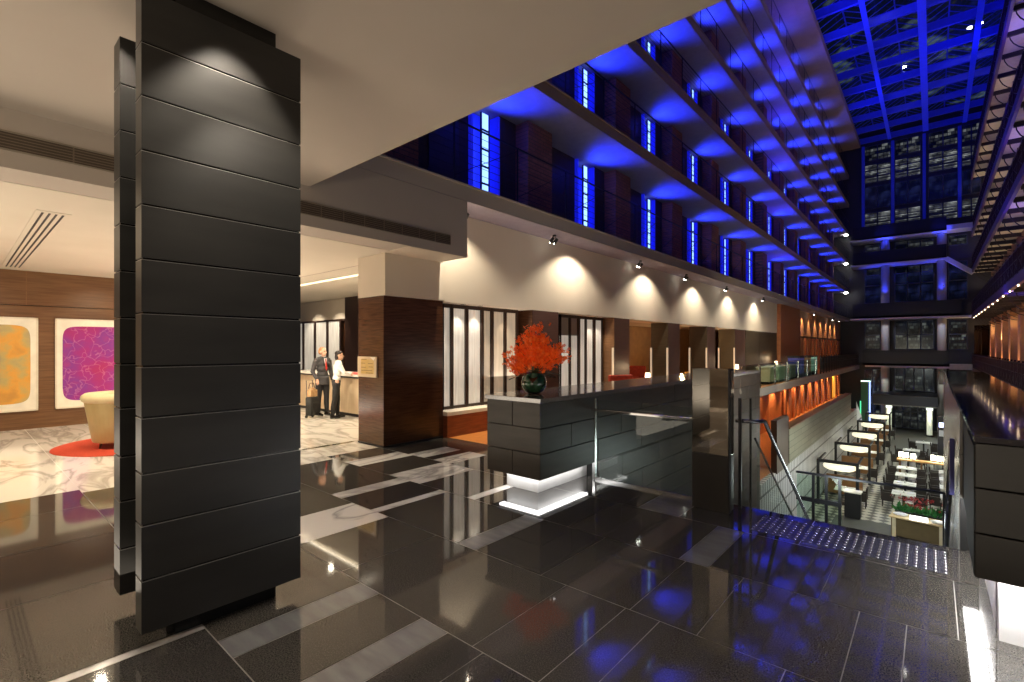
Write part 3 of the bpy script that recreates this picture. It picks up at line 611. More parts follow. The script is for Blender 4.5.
    if female: h.ball(hp(0, .075, -.05), (.07 * k, .05 * k, .08 * k)); h.ball(hp(0, .03, .065), (.09 * k, .1 * k, .075 * k)); h.ball(hp(0, .07, -.03), (.085 * k, .055 * k, .09 * k))
    fuse(h, .012, 'hair', [hair_m], root, 3)
    return root
blk = M('black_cloth', (.014, .013, .014), .8); shoe = M('black_shoe', (.01, .01, .01), .25)
person('person', (-11.88, 6.27, 0), PI / 2 + .15, 'man in dark grey suit and red tie with a wheeled case at the desk', 1.76,
       [((-.27, .03, 1.14), (-.25, -.14, .93)), ((.27, .03, 1.14), (.26, -.06, .88))], [(-.01, .05, 0), (.01, -.06, .01)], M('fair_hair', (.42, .20, .09), .6), M('charcoal_suit', (.045, .042, .045), .8, col2=(.06, .056, .058), scale=80), M('charcoal_trousers', (.03, .028, .03), .8), shoe, suit=True, headturn=.25)
person('person', (-11.2, 6.27, 0), PI - .35, 'woman in white shirt and black trousers leaning on the desk, seen from behind', 1.66,
       [((-.2, -.16, 1.2), (-.06, -.36, 1.14)), ((.2, -.16, 1.2), (.1, -.37, 1.14))], [(0, .1, 0), (0, -.05, .02)], M('dark_hair', (.018, .011, .008), .5), M('white_blouse', (.78, .77, .74), .7), blk, shoe, lean=.12, female=True, headturn=-.3)
person('person', (-10.95, 7.95, 0), -.2, 'receptionist in black behind the desk, mostly hidden by the walnut pier', 1.6,
       [((-.2, -.1, 1.14), (-.1, -.33, 1.1)), ((.2, -.1, 1.14), (.1, -.33, 1.1))], [(0, 0, 0), (0, 0, 0)], M('brown_hair', (.03, .016, .01), .5), blk, blk, shoe, female=True)
t = thing('wheeled_suitcase', (-11.72, 5.92, 0), PI / 2 + .3, 'small black wheeled suitcase standing beside the man in the grey suit', 'suitcase')
MB().box(-.14, .14, -.1, .1, .06, .52).build('case', M('black_fabric', (.02, .02, .018), .8), t, bevel=.03)
MB().path([(-.1, .08, .5), (-.1, .1, .93), (.1, .1, .93), (.1, .08, .5)], .01, 6).build('pull_handle', gunmetal, t, smooth=True)
for x in (-.1, .1): MB().lathe([(.001, -.015), (.035, -.015), (.035, .015), (.001, .015)], n=12).build('wheel', black, t, loc=(x, .1, .035)).rotation_euler = (0, PI / 2, 0)
MB().box(-.1, .1, -.115, -.098, .14, .4).build('front_pocket', black, t, bevel=.006)
t = thing('shoulder_bag', (-11.72, 5.90, .535), PI / 2 + .3, 'tan patterned bag sitting on the black suitcase', 'bag')
fuse(MB().box(-.11, .11, -.09, .05, .0, .17).ball((0, -.02, .17), (.1, .06, .06)), .014, 'bag_body', [M('tan_bag', (.32, .16, .06), .6, col2=(.5, .3, .14), scale=14)], t)
MB().path([(-.1, 0, .2), (-.06, 0, .33), (.06, 0, .33), (.1, 0, .2)], .012, 6).build('bag_strap', M('brown_strap', (.15, .06, .025), .5), t, smooth=True)
MB().box(-.2, .2, -.12, .12, 0, .05).build('desk_book', M('pinkish_folder', (.6, .12, .12), .5), loc=(-11.0, 6.82, 1.071), label='pink folder lying on the reception desk in front of the woman', cat='folder')
MB().obox((0, 0, .02), (.3, .22, .04)).build('paper_stack', M('paper', (.85, .83, .8), .7), loc=(-11.7, 6.85, 1.071), label='white papers lying on the reception desk', cat='papers')
# ------------------------------------------------------------------ soffit spotlights
first = None
for k, (y, x, lab) in enumerate(((6.5, -6.85, 'nearest to the bulkhead end'), (9.4, -6.8, 'above the dark pillar and the flowers'), (13.9, -6.8, 'above the first open bay'), (17.6, -6.8, 'above the second pier'), (22.2, -6.8, 'above the third pier'), (28.3, -6.8, 'above the olive panels'), (42.6, -6.7, 'first past the mahogany pier'), (51.8, -6.7, 'second past the mahogany pier'), (55.5, -6.7, 'last before the end facade'))):
    t = thing('track_spotlight', (x, y, 4.43), 0, 'small twin spotlight under the lowest gallery soffit, ' + lab, 'spotlight')
    MB().lathe([(.04, -.03), (.04, 0)], n=12).build('base', gunmetal, t)
    for s_ in (-1, 1):
        MB().path([(0, s_ * .05, -.03), (-.02, s_ * .07, -.12)], .012, 6).build('arm', gunmetal, t)
        hd = MB().path([(.03, s_ * .075, -.08), (-.06, s_ * .075, -.17)], [.035, .045], 12).build('lamp_head', gunmetal, t)
        MB().ball((-.068, s_ * .075, -.178), .022 if k in (2, 3, 4, 5, 6) else .015, 8).build('lens', bulb, hd)
for y in (1.9, 6.25, 10.6, 14.95, 19.3, 23.65, 28): spot((-6.5, y, 4.38), (-7.12, y, .8), 150, (1, .87, .68), 128, .45, .02)
for k in range(7): spot((-6.8, 40.5 + k * 2.6, 4.3), (-7.2, 40.5 + k * 2.6, 2), 130, (1, .5, .22), 70, .5, .03)
# ------------------------------------------------------------------ lounge behind the bench
red_v = M('red_upholstery', (.42, .035, .015), .7, col2=(.55, .06, .02), scale=10)
def lounge_chair(loc, rz, label):
    t = thing('lounge_chair', loc, rz, label, 'chair')
    MB().box(-.38, .38, -.36, .36, .2, .44).build('seat', red_v, t, bevel=.05)
    MB().obox((0, .36, .62), (.76, .14, .72), rx=-.15).build('backrest', red_v, t, bevel=.05)
    for s_ in (-1, 1): MB().box(s_ * .4 - .06, s_ * .4 + .06, -.36, .36, .2, .62).build('armrest', red_v, t, bevel=.04)
    for x in (-.33, .33):
        for y in (-.3, .3): MB().box(x - .02, x + .02, y - .02, y + .02, 0, .2).build('leg', black, t)
    return t
lounge_chair((-6.4, 12.3, .001), 1.0, 'red lounge armchair nearest behind the slate wall')
lounge_chair((-8.9, 17.2, .001), 2.0, 'red lounge armchair in the first open bay, nearer one')
lounge_chair((-9.3, 18.8, .001), .6, 'red lounge armchair in the first open bay, farther one')
t = thing('lounge_sofa', (-9.6, 25.5, .001), -1.2, 'yellow lit banquette sofa seen in the second open bay', 'sofa'); yv = M('ochre_velvet', (.62, .38, .12), .7)
MB().box(-1, 1, -.35, .35, .15, .45).build('seat', yv, t, bevel=.04); MB().box(-1, 1, .3, .46, .3, 1.05).build('backrest', yv, t, bevel=.04)
def table_lamp(loc, label, s_=1):
    t = thing('table_lamp', loc, 0, label, 'lamp')
    MB().lathe([(.05, 0), (.05, .015), (.012, .03), (.012, .2)], n=12).build('base', steel, t, smooth=True)
    MB().lathe([(.07 * s_, .18), (.085 * s_, .2), (.07 * s_, .38), (.001, .385)], n=14).build('lamp_shade', E('lamp_glow', (1, .66, .4), 6), t, smooth=True)
    point((loc[0], loc[1], loc[2] + .55), 7, (1, .7, .4), .1)
def lounge_table(loc, label):
    t = thing('lounge_table', loc, 0, label, 'table'); MB().lathe([(.28, .55), (.28, .58)], n=20).build('tabletop', blacktop, t); MB().lathe([(.18, 0), (.18, .02), (.03, .03), (.03, .55)], n=14).build('pedestal', gunmetal, t)
for loc, lab in (((-6.75, 14.3, .001), 'first open bay'), ((-6.9, 24.0, .001), 'fourth pier'), ((-6.9, 31.5, .001), 'far olive panels')):
    lounge_table(loc, 'small dark round lounge table by the ' + lab); table_lamp((loc[0], loc[1], .581), 'small glowing table lamp on the dark round table by the ' + lab)
point((-9.2, 15.5, 2.3), 30, (1, .6, .3)); point((-9.5, 24, 2.3), 110, (1, .66, .3)); point((-8.6, 31, 2.3), 30, (1, .6, .3)); point((-9.4, 20.5, 2.2), 20, (1, .4, .15))
spot((-6.3, 7.3, 4.0), (-6.4, 7.3, 0), 380, (1, .75, .4), 42)  # added spot with no fixture, brightens the timber floor
t = thing('framed_print', (-7.62, 26.44, 1.25), PI / 2, 'small blue and white framed picture glimpsed between the far piers', 'painting')
MB().box(-.35, .35, -.02, 0, 0, .95).build('frame', whitep, t); MB().box(-.26, .26, -.024, -.019, .08, .86).build('printed_image', M('blue_art', (.02, .03, .09), .5, col2=(.5, .55, .62), scale=5), t)
# ------------------------------------------------------------------ gallery edge: glass balustrade panels, cabinets, iron railing
GX = -5.64
labs = ['first', 'second', 'third', 'fourth', 'fifth', 'sixth', 'seventh', 'eighth']
for k in range(6):
    y = 20.2 + k * 2.65
    t = thing('gallery_balustrade', (GX, y, .01), 0, f'{labs[k]} framed glass balustrade panel along the lobby-level gallery edge, counted from the slate wall', 'balustrade', 'gallery balustrade panels')
    MB().box(-.008, .008, .06, 2.59, .08, .98).build('glass_pane', g_green, t)
    MB().box(-.03, .03, 0, 2.65, 1.0, 1.04).build('top_rail', steel, t)
    for yy in (0.03, 2.62): MB().box(-.03, .03, yy - .03, yy + .03, 0, 1.0).build('post', steel, t)
cab = M('pale_green_cabinet', (.45, .48, .36), .5); cabw = M('cream_cabinet', (.70, .58, .40), .5)
for k, (y, m, top, L, lab) in enumerate(((26.05, cabw, whitep, 1.1, 'cream cabinet with pale top behind the first gallery balustrade'), (28.2, cab, whitep, 1.9, 'pale green cabinet with white top behind the gallery balustrade, nearer one'), (30.45, cab, whitep, 1.7, 'pale green cabinet with white top behind the gallery balustrade, farther one'))):
    t = thing('service_cabinet', (-6.15, y, .001), 0, lab, 'cabinet')
    MB().box(-.3, .3, -L / 2, L / 2, .12, .78).build('carcass', m, t); MB().box(-.33, .33, -L / 2 - .03, L / 2 + .03, .78, .83).build('cabinet_top', top, t); MB().box(-.26, .26, -L / 2 + .04, L / 2 - .04, 0, .12).build('plinth', black, t)
    for s_ in (-.5, .5): MB().box(.3, .312, s_ * L / 2 - L * .23, s_ * L / 2 + L * .23, .16, .75).build('door', m, t)
spot((-4.4, 24.5, 3.6), (-6, 29, .5), 420, (1, .88, .66), 80)  # added spot hanging over the void, brightens the cabinets
for k, (y, c, lab) in enumerate(((32.7, (.03, .03, .12), 'dark blue'), (34.9, (.13, .07, .03), 'brown'), (37.0, (.18, .30, .22), 'pale green'))):
    t = thing('display_case', (-6.1, y, .001), 0, lab + ' lit display case on the gallery before the iron railing', 'display case')
    MB().box(-.32, .32, -.7, .7, 0, .25).build('base', gunmetal, t); MB().box(-.3, .3, -.66, .66, .25, 1.15).build('lit_panel', M('case_' + lab.replace(' ', '_'), c, .3, emit=c, es=.6), t)
    MB().box(-.33, .33, -.72, .72, 1.15, 1.25).build('case_top', gunmetal, t)
iron = M('wrought_iron', (.02, .014, .016), .45, .5)
def iron_rail(name, x, y0, y1, z, h, label, step, rich=True, m=None):
    m = m or iron; t = thing(name, (x, y0, z), 0, label, 'railing'); L = y1 - y0
    MB().box(-.03, .03, 0, L, h - .05, h).box(-.02, .02, 0, L, .08, .12).build('rail_bar', m, t)
    n = max(2, int(L / step))
    for i in range(n + 1):
        y = L * i / n; MB().box(-.035, .035, y - .035, y + .035, 0, h + .08).build('post', m, t)
    mb = MB(); q = int(L / (step / 5))
    for i in range(q): y = L * (i + .5) / q; mb.box(-.012, .012, y - .015, y + .015, .1, h - .03)
    if rich:
        for i in range(n):
            a, b = L * i / n, L * (i + 1) / n; mb.bar((0, a, .12), (0, b, h * .62), .025); mb.bar((0, b, .12), (0, a, h * .62), .025); mb.box(-.012, .012, a, b, h * .62 - .015, h * .62 + .015)
    mb.build('lattice', m, t)['kind'] = 'stuff'
    return t
iron_rail('iron_railing', GX, 37.9, 59.5, .01, 1.15, 'dark iron lattice railing on the far lobby-level gallery, left side', 1.2)
# ------------------------------------------------------------------ lower mezzanine on the left
mb = MB(); mb.box(-13, -4.62, 14, 46, -3.3, -3.0); mb.box(-13, -6.4, 46, 60, -3.3, -3); struct('floor_mezzanine', mb, [timber])
mb = MB(); mb.box(-7.6, -7.2, 10, 60, -3.0, -.36, 0)
for k in range(6): mb.box(-7.2, -7.13, 14.2 + 3.3 * k, 17.4 + 3.3 * k, -3, -.36, 1)
for k in range(17):
    y = 34.3 + 1.5 * k; mb.box(-7.2, -7.08, y, y + .6, -3, -.36, 1)
struct('wall_mezzanine', mb, [woodr, orangew])
for k in range(16): spot((-6.8, 14.8 + k * 2.8, -.42), (-7.2, 14.8 + k * 2.8, -2.4), 90 if k < 6 else 330, (1, .6, .33), 95, .5, .03)
for k, (y, lab) in enumerate(((22.5, 'first'), (28, 'second'), (45, 'third'), (49, 'fourth'), (53, 'fifth'))):
    t = thing('recessed_downlight', (-6.2, y, -.36), 0, f'{lab} small downlight under the lobby-level gallery edge, counted from the slate wall', 'ceiling light', 'downlights under the gallery')
    MB().lathe([(.06, -.02), (.08, 0)], n=10).build('trim_ring', steel, t); MB().lathe([(.001, -.022), (.06, -.022)], n=10).build('lens', bulb, t)
MB().box(-.02, .02, -.8, .8, 0, 2.3).build('amber_panel', M('amber', (.62, .27, .03), .4, emit=(1, .45, .05), es=.5), loc=(-7.05, 54.5, -2.9), label='amber glowing wall panel at the far end of the lower gallery', cat='panel')
stone_b = brick('greenish_stone_cladding', (.20, .20, .135), (.24, .24, .165), (.09, .09, .06), 1, 'YZ', .5, 1.5, .26, .012)
mb = MB(); mb.box(-4.7, -4.4, 22.3, 42, -2.95, -1.55, 0); mb.box(-4.74, -4.36, 22.3, 42, -1.55, -1.49, 1); struct('wall_parapet', mb, [stone_b, woodp])
perf = M('white_perforated_screen', (.58, .58, .56), .5); nt = perf.node_tree
perf2 = brick('perforated_white_screen', (.60, .61, .60), (.50, .51, .51), (.10, .10, .10), 1, 'YZ', .5, .3, .85, .045)
mb = MB(); mb.box(-4.62, -4.45, 17.6, 46, -6, -2.96, 0); struct('wall_screen', mb, [perf2])
mb = MB(); mb.box(-4.62, -4.42, 20.3, 22.3, -3.0, -1.0); struct('door_1', mb, [framew])
MB().ball((0, 0, 0), .09, 10).build('lamp_globe', E('yellow_lamp', (1, .85, .45), 40), loc=(-6.9, 23.5, -1.9), label='bright yellowish wall lamp beside the lower orange panels', cat='lamp')
MB().quad((-4.5, 46.2, -6), (-4.5, 51, -6), (-4.5, 50, -4.0), (-4.5, 46.2, -2.4)).build('inclined_panel', M('white_panel', (.6, .6, .62), .5), label='white inclined panel past the end of the white screen', cat='panel')
# ------------------------------------------------------------------ restaurant
chk = M('restaurant_floor', (.3, .3, .28), .35); nt = chk.node_tree; N, L_ = nt.nodes, nt.links
tc = N.new('ShaderNodeTexCoord'); mp = N.new('ShaderNodeMapping'); mp.inputs['Rotation'].default_value = (0, 0, PI / 4); ck = N.new('ShaderNodeTexChecker'); ck.inputs['Scale'].default_value = 3.0
ck.inputs['Color1'].default_value = (.42, .40, .33, 1); ck.inputs['Color2'].default_value = (.05, .05, .04, 1)
L_.new(tc.outputs['Object'], mp.inputs['Vector']); L_.new(mp.outputs['Vector'], ck.inputs['Vector']); L_.new(ck.outputs['Color'], N['Principled BSDF'].inputs['Base Color'])
mb = MB(); mb.box(-13, 8, 14, 60, -6.3, -6.0, 0); mb.box(-3.4, 8, 14, 26.9, -5.999, -5.995, 1); mb.box(-2.6, 8, 45, 60, -5.999, -5.995, 1)
struct('floor_restaurant', mb, [chk, M('dark_carpet', (.06, .06, .05), .6)])
RZ = -5.994
cloth = M('white_tablecloth', (.58, .58, .55), .7); chair_m = M('dark_chair', (.022, .016, .013), .5); china = M('white_china', (.8, .8, .8), .15)
def mk_chair():
    t = thing('dining_chair', (0, 0, RZ), 0, 'x', 'chair')
    MB().box(-.24, .24, -.24, .22, .30, .48).build('seat', chair_m, t); MB().obox((0, .22, .70), (.5, .06, .56), rx=-.1).box(-.27, -.21, -.16, .24, .36, .72).box(.21, .27, -.16, .24, .36, .72).build('backrest', chair_m, t)
    for x in (-.19, .19):
        for y in (-.19, .19): MB().box(x - .02, x + .02, y - .02, y + .02, 0, .42).build('leg', chair_m, t)
    return t
def mk_table():
    t = thing('dining_table', (0, 0, RZ), 0, 'x', 'table'); MB().box(-.45, .45, -.45, .45, .73, .76).build('tabletop', cloth, t)
    MB().box(-.05, .05, -.05, .05, .03, .73).build('pedestal', gunmetal, t); MB().box(-.25, .25, -.25, .25, 0, .03).build('base', gunmetal, t); return t
def mk_plate():
    return MB().lathe([(.001, 0), (.09, 0), (.14, .016), (.14, .02), (.09, .008), (.001, .006)], n=14).build('dinner_plate', china, label='x', cat='plate')
def mk_napkin(): return MB().lathe([(.05, 0), (.035, .08), (.001, .16)], n=5).build('folded_napkin', cloth, label='x', cat='napkin')
C0 = T0 = P0 = N0 = None
def place_table(x, y, lab, chairs=(0, PI), seats=True):
    global C0, T0, P0, N0
    L = 'white-topped dining table ' + lab
    if T0 is None: T0 = mk_table(); tt = T0; tt.location = (x, y, RZ); tt['label'] = L; tt['group'] = 'restaurant tables'
    else: tt = dup(T0, (x, y, RZ), 0, L, 'restaurant tables')
    for a in chairs:
        dx, dy = math.sin(a), -math.cos(a); nm = {0: 'near', 1: 'right', 2: 'far', 3: 'left'}[int(round(a / (PI / 2))) % 4]
        Lc = f'dark dining chair on the {nm} side of the table ' + lab
        p = (x + dx * .62, y + dy * .62, RZ)
        if C0 is None: C0 = mk_chair(); C0.location = p; C0.rotation_euler = (0, 0, a + PI); C0['label'] = Lc; C0['group'] = 'restaurant chairs'
        else: dup(C0, p, a + PI, Lc, 'restaurant chairs')
    for a in chairs:
        nm = {0: 'near', 1: 'right', 2: 'far', 3: 'left'}[int(round(a / (PI / 2))) % 4]
        dx, dy = math.sin(a), -math.cos(a); p = (x + dx * .27, y + dy * .27, RZ + .761)
        Lp = f'white dinner plate at the {nm} seat of the table ' + lab
        if P0 is None: P0 = mk_plate(); P0.location = p; P0['label'] = Lp; P0['group'] = 'plates in the restaurant'
        else: dup(P0, p, 0, Lp, 'plates in the restaurant')
    p = (x, y, RZ + .761)
    if N0 is None: N0 = mk_napkin(); N0.location = p; N0['label'] = 'white folded napkin on the table ' + lab; N0['group'] = 'napkins in the restaurant'
    else: dup(N0, p, 0, 'white folded napkin on the table ' + lab, 'napkins in the restaurant')
LR = (PI / 2, 3 * PI / 2)
ordn = ['nearest', 'second', 'third', 'fourth', 'fifth', 'sixth']
for k, y in enumerate((30.0, 32.2, 34.4, 36.4)): place_table(-1.05 - .03 * k, y, f'{ordn[k]} in the middle restaurant row', LR)
for k, y in enumerate((30.6, 32.6, 34.6, 36.6)): place_table(.72, y, f'{ordn[k]} in the right restaurant row', LR)
for k, (x, y) in enumerate(((-1.2, 40.5), (-1.1, 43), (-.5, 47), (.5, 41.2), (.75, 46))): place_table(x, y, ['just beyond the timber divider, left', 'second beyond the timber divider, left', 'alone before the entrance canopy', 'just beyond the timber divider, right', 'by the far kiosk'][k], LR)
# booths
tan = M('tan_leather', (.22, .11, .04), .5); shade_m = M('oval_shade', (.9, .86, .7), .5, emit=(1, .93, .66), es=.75)
for k, y in enumerate((28.2, 34.0, 39.6, 45.2, 51.2)):
    o_ = ['nearest', 'second', 'third', 'fourth', 'farthest'][k]
    t = thing('booth_frame', (-3.45, y, RZ), 0, f'{o_} dark square booth frame along the white screen', 'frame')
    for x in (-.85, .75):
        MB().box(x - .06, x + .06, -.06, .06, 0, 2.2).build('post', black, t)
    MB().box(-.9, .8, -.07, .07, 2.1, 2.24).build('crossbeam', black, t)
    for x in (-.85, .75): MB().box(x - .04, x + .04, .05, 2.2, 2.12, 2.2).build('side_beam', black, t)
    s_ = thing('pendant_shade', (-3.45, y + .35, RZ + 2.12), 0, f'glowing oval lamp shade hanging in the {o_} booth frame', 'lamp')
    MB().lathe([(.001, -.40), (.5, -.38), (.66, -.3), (.7, -.2), (.66, -.12), (.5, -.06), (.001, -.05)], n=28, sx=1, sy=.6).build('lamp_shade', shade_m, s_, smooth=True)
    MB().box(-.01, .01, -.01, .01, -.06, -.0).build('hanger', black, s_)
    point((-3.2, y + .35, RZ + 1.5), 14, (1, .93, .7), .25)
    place_table(-3.25, y + .85, f'in the {o_} booth', (PI / 2,))
    b_ = thing('banquette', (-3.5, y + 2.6, RZ), 0, f'tan leather banquette behind the {o_} booth table', 'banquette')
    MB().box(-.85, .75, -.3, .2, .1, .45).build('seat', tan, b_); MB().box(-.85, .75, .2, .32, .1, .95).build('backrest', tan, b_)
# timber divider with lamps
t = thing('timber_divider', (-.5, 37.9, RZ), 0, 'long honey timber shelf table across the middle of the restaurant', 'table')
MB().box(-1.15, 1.2, -.25, .25, .92, 1.0).build('tabletop', M('honey_timber', (.62, .32, .10), .4, col2=(.72, .40, .14), scale=5, stretch=(1, 8, 1)), t)
for x in (-1.0, 0, 1.05): MB().box(x - .05, x + .05, -.2, .2, 0, .92).build('leg', woodp, t)
for k, (x, y) in enumerate(((-1.55, 38.05), (-1.22, 37.95), (-.88, 37.8), (.02, 38.1), (.3, 37.95), (.58, 37.8))):
    t = thing('glowing_lantern', (x, y, RZ + 1.0) if x > -1.3 and x < .68 else (x + .1, y, RZ + 1.0), 0, f'square glowing lantern on the timber divider, {ordn[k]} from the left', 'lamp', 'lanterns on the timber divider')
    MB().box(-.07, .07, -.07, .07, 0, .03).build('base', black, t); MB().box(-.11, .11, -.11, .11, .1, .36).build('lamp_shade', E('lantern_glow', (1, .95, .72), 9), t); MB().box(-.01, .01, -.01, .01, .03, .1).build('stem', black, t)
# buffet
t = thing('buffet_counter', (-.45, 25.4, RZ), -.12, 'pale timber buffet counter just past the stairs', 'counter')
MB().box(-.8, .85, -.35, .35, .12, .84).build('counter_front', M('shaded_buffet_timber', (.16, .12, .06), .4), t); MB().box(-.86, .9, -.42, .42, .84, .89).build('counter_top', M('honey_top', (.66, .5, .27), .25), t, bevel=.005)
for x in (-.7, .75): MB().box(x - .06, x + .06, -.38, -.34, 0, .84).build('leg', M('pale_post', (.75, .66, .45), .4), t)
MB().box(-.2, .36, -.25, .05, 0, .1).build('lit_tray', E('tray_light', (.8, .9, 1), 3.5), loc=(-.5, 25.3, RZ + .891), label='white lit tray in the middle of the buffet counter', cat='tray')
for x, y, lab in ((-1.0, 25.5, 'left'), (.17, 25.25, 'right')): MB().lathe([(.2, 0), (.25, .05), (.22, .05), (.001, .03)], n=18).build('serving_dish', china, loc=(x, y, RZ + .891), label=f'white serving dish at the {lab} end of the buffet counter', cat='dish')
t = thing('flower_trough', (-.45, 26.3, RZ), -.12, 'dark trough of green plants with red flowers behind the buffet counter', 'planter')
MB().box(-.75, .75, -.2, .2, 0, .85).build('trough', black, t)
mb = MB(); mr = MB(); rg = random.Random(9)
for k in range(150):
    p = Vector((rg.uniform(-.75, .75), rg.uniform(-.2, .2), .85)); q = p + Vector((rg.gauss(0, .12), rg.gauss(0, .1), rg.uniform(.1, .4))); s_ = Vector((rg.gauss(0, .05), .03, 0)); mb.quad(p, (p + q) / 2 + s_, q, (p + q) / 2 - s_)
for k in range(90):
    p = Vector((rg.gauss(0, .35), rg.uniform(-.2, .2), rg.uniform(1.1, 1.5))); rf.seed(k); floret(mr, p, .06)
mb.build('foliage', M('bright_foliage', (.015, .09, .02), .5, col2=(.05, .26, .06), scale=9), t)['kind'] = 'stuff'; mr.build('red_bloom', M('dark_red_bloom', (.30, .02, .02), .5), t)['kind'] = 'stuff'
t = thing('host_stand', (-2.75, 27.0, RZ), 0, 'tall black host stand with white top near the booths', 'stand')
MB().box(-.3, .3, -.25, .25, .04, 1.15).build('cabinet', black, t, bevel=.01); MB().box(-.33, .33, -.28, .28, 1.15, 1.2).build('stand_top', whitep, t); MB().box(-.27, .27, -.22, .22, 0, .04).build('plinth', gunmetal, t)
t = thing('kiosk', (.5, 43, RZ), 0, 'tall dark kiosk with a small lit screen by the right restaurant wall', 'kiosk')
MB().box(-.25, .25, -.25, .25, 0, 3.2).build('cabinet', gunmetal, t); MB().box(-.18, .18, -.262, -.25, 2.5, 2.8).build('screen', E('kiosk_screen', (.5, .55, 1), 4), t); MB().box(-.18, .18, -.26, -.25, 1.9, 2.3).build('shelf_panel', M('pale_grey', (.4, .4, .42), .4), t)
for x, y, p_ in ((-1, 28, 160), (.2, 33, 200), (-1.5, 36, 160), (-.5, 42, 200), (-2, 48, 200), (-.5, 53, 220)): area((x, y, -1.6), (x, y, -6), p_ * .38, (.93, 1, .86), 1.2, 1.2, 150)
area((-.6, 20, -1), (-3.4, 24, -4), 110, (.92, 1, .95), 1.5, 1.5)
area((-1.2, 24, -2.0), (-3.5, 24, -3), 60, (.95, 1, .95), 1.5, 1.5)
area((-2.6, 18, 1.5), (-3.4, 26, -1.3), 60, (1, .95, .7), 1, 1)
point((-1.2, 9.5, -.6), 28, (.9, 1, .95), .3)  # added fill lamp in the stairwell, lifts the slate wall
spot((-6.4, 12.2, 4.3), (-3.42, 12.2, 1.2), 20, (1, .9, .75), 60)
spot((-.2, 8.8, 2.9), (-3.4, 12.3, .55), 1700, (1, .92, .8), 34)  # added narrow spot, no fixture, brightens the far slate wall
# ------------------------------------------------------------------ atrium, left galleries
LV = [4.435, 7.34, 10.24, 13.15, 16.05, 18.95]; TOP = 21.9; FX = -6.45
soff = M('gallery_soffit', (.30, .27, .34), .7); fascia = M('bronze_fascia', (.34, .24, .14), .5, col2=(.38, .27, .16), scale=2)
bkm = brick('plum_brick', (.28, .11, .10), (.38, .15, .12), (.16, .10, .09), 2.2, 'YZ', .85, .5, .2, .02)
dkw = M('dark_gallery_wall', (.05, .03, .035), .7); navy = M('navy_door', (.03, .025, .06), .5)
BAY = [8.2 + 4.35 * k for k in range(-1, 12)]
for i, z in enumerate(LV):
    mb = MB(); mb.box(-12 if i == 0 else -8.6, FX, 2.2, 60, z, z + .3, 0); mb.box(FX - .02, FX + .004, 2.2, 60, z, z + .3, 1); mb.box(FX - .0, FX + .03, 2.2, 60, z + .27, z + .3, 1)
    struct('trim_gallery_slab', mb, [soff, taupe if i == 0 else fascia])
    z0, z1 = z + .3, (LV[i + 1] if i + 1 < len(LV) else TOP); mb = MB(); mb.box(-8.6, -8.3, 2.2, 60, z0, z1, 0)
    for y in BAY:
        mb.box(-8.3, -7.5, y + 1.07, y + 2.06, z0, z1 - .02, 1); mb.box(-8.3, -7.9, y + .48, y + 1.07, z0, z1, 0); mb.box(-8.3, -8.0, y - 1.9, y - .48, z0, z1, 0)
        mb.box(-8.0, -7.97, y - 1.65, y - .8, z0, z0 + 2.15, 2)
    struct('wall_gallery', mb, [dkw, bkm, navy])
mb = MB(); mb.box(-8.6, -5.5, 2.2, 60, TOP, TOP + .5); mb.box(-8.6, -6.2, 2, 60, TOP - .01, TOP); struct('trim_roof_edge', mb, [fascia])
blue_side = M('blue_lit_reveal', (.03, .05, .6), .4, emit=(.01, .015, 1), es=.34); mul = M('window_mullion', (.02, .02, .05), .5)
W0 = thing('window_1', (-7.9, 0, 0), kind='structure')
MB().box(-.4, -.34, -.45, .45, 0, 2.58).build('pane', blue_side, W0)
for s_ in (-1, 1): MB().box(-.34, .0, s_ * .45 - .03, s_ * .45 + .03, 0, 2.58).build('reveal', blue_side, W0)
MB().box(-.06, -.04, -.12, .12, .0, 2.5).build('light_strip', ice_led, W0)
mb = MB()
for z in (.18, .5, .85, 1.25, 1.65, 2.1): mb.box(-.04, -.015, -.13, .13, z - .02, z + .02)
mb.box(-.06, -.015, -.14, -.115, 0, 2.5); mb.box(-.06, -.015, .115, .14, 0, 2.5); mb.bar((-.03, -.12, .5), (-.03, .12, .18), .02); mb.build('mullion', mul, W0)
n = 1; firstw = True
for i, z in enumerate(LV):
    for j, y in enumerate(BAY):
        loc = (-7.9, y, z + .3)
        if firstw: W0.location = loc; firstw = False
        else: n += 1; dup(W0, loc, 0, name=f'window_{n}')
        top = (LV[i + 1] if i + 1 < len(LV) else TOP)
        if j > 0 or i > 0: spot((-7.55, y + .1, top - .75), (-7.05, y + .1, top), 150 if i < 3 else 170, (.012, .03, 1), 118, .8, .05)
for i, z in enumerate(LV):
    top = (LV[i + 1] if i + 1 < len(LV) else TOP); area((-7.2, 33, top - .9), (-7.0, 33, top), 420, (.045, .03, 1), .3, 52)  # added unseen violet strip on each level, tints the soffit above
wire = M('dark_rail_metal', (.018, .016, .03), .4, .6)
lvn = ['lowest', 'second', 'third', 'fourth', 'fifth', 'sixth']
for i, z in enumerate(LV):
    t = thing('gallery_railing', (FX + .0, 2.4, z + .3), 0, f'thin dark wire railing on the {lvn[i]} left gallery above the lobby', 'railing')
    mb = MB()
    for k in range(7): mb.box(-.004, .004, 0, 57.4, .12 + k * .14, .126 + k * .14)
    mb.build('wire', wire, t); MB().box(-.015, .015, 0, 57.4, 1.09, 1.115).build('top_rail', wire, t)
    for k in range(34): MB().box(-.012, .012, k * 1.74 - .012, k * 1.74 + .012, 0, 1.09).build('post', wire, t)
    if i < 2:
        mb = MB()
        for k in range(33): a = k * 1.74; mb.bar((0, a, .1), (0, a + 1.74, 1.05), .012)
        mb.build('brace', wire, t)
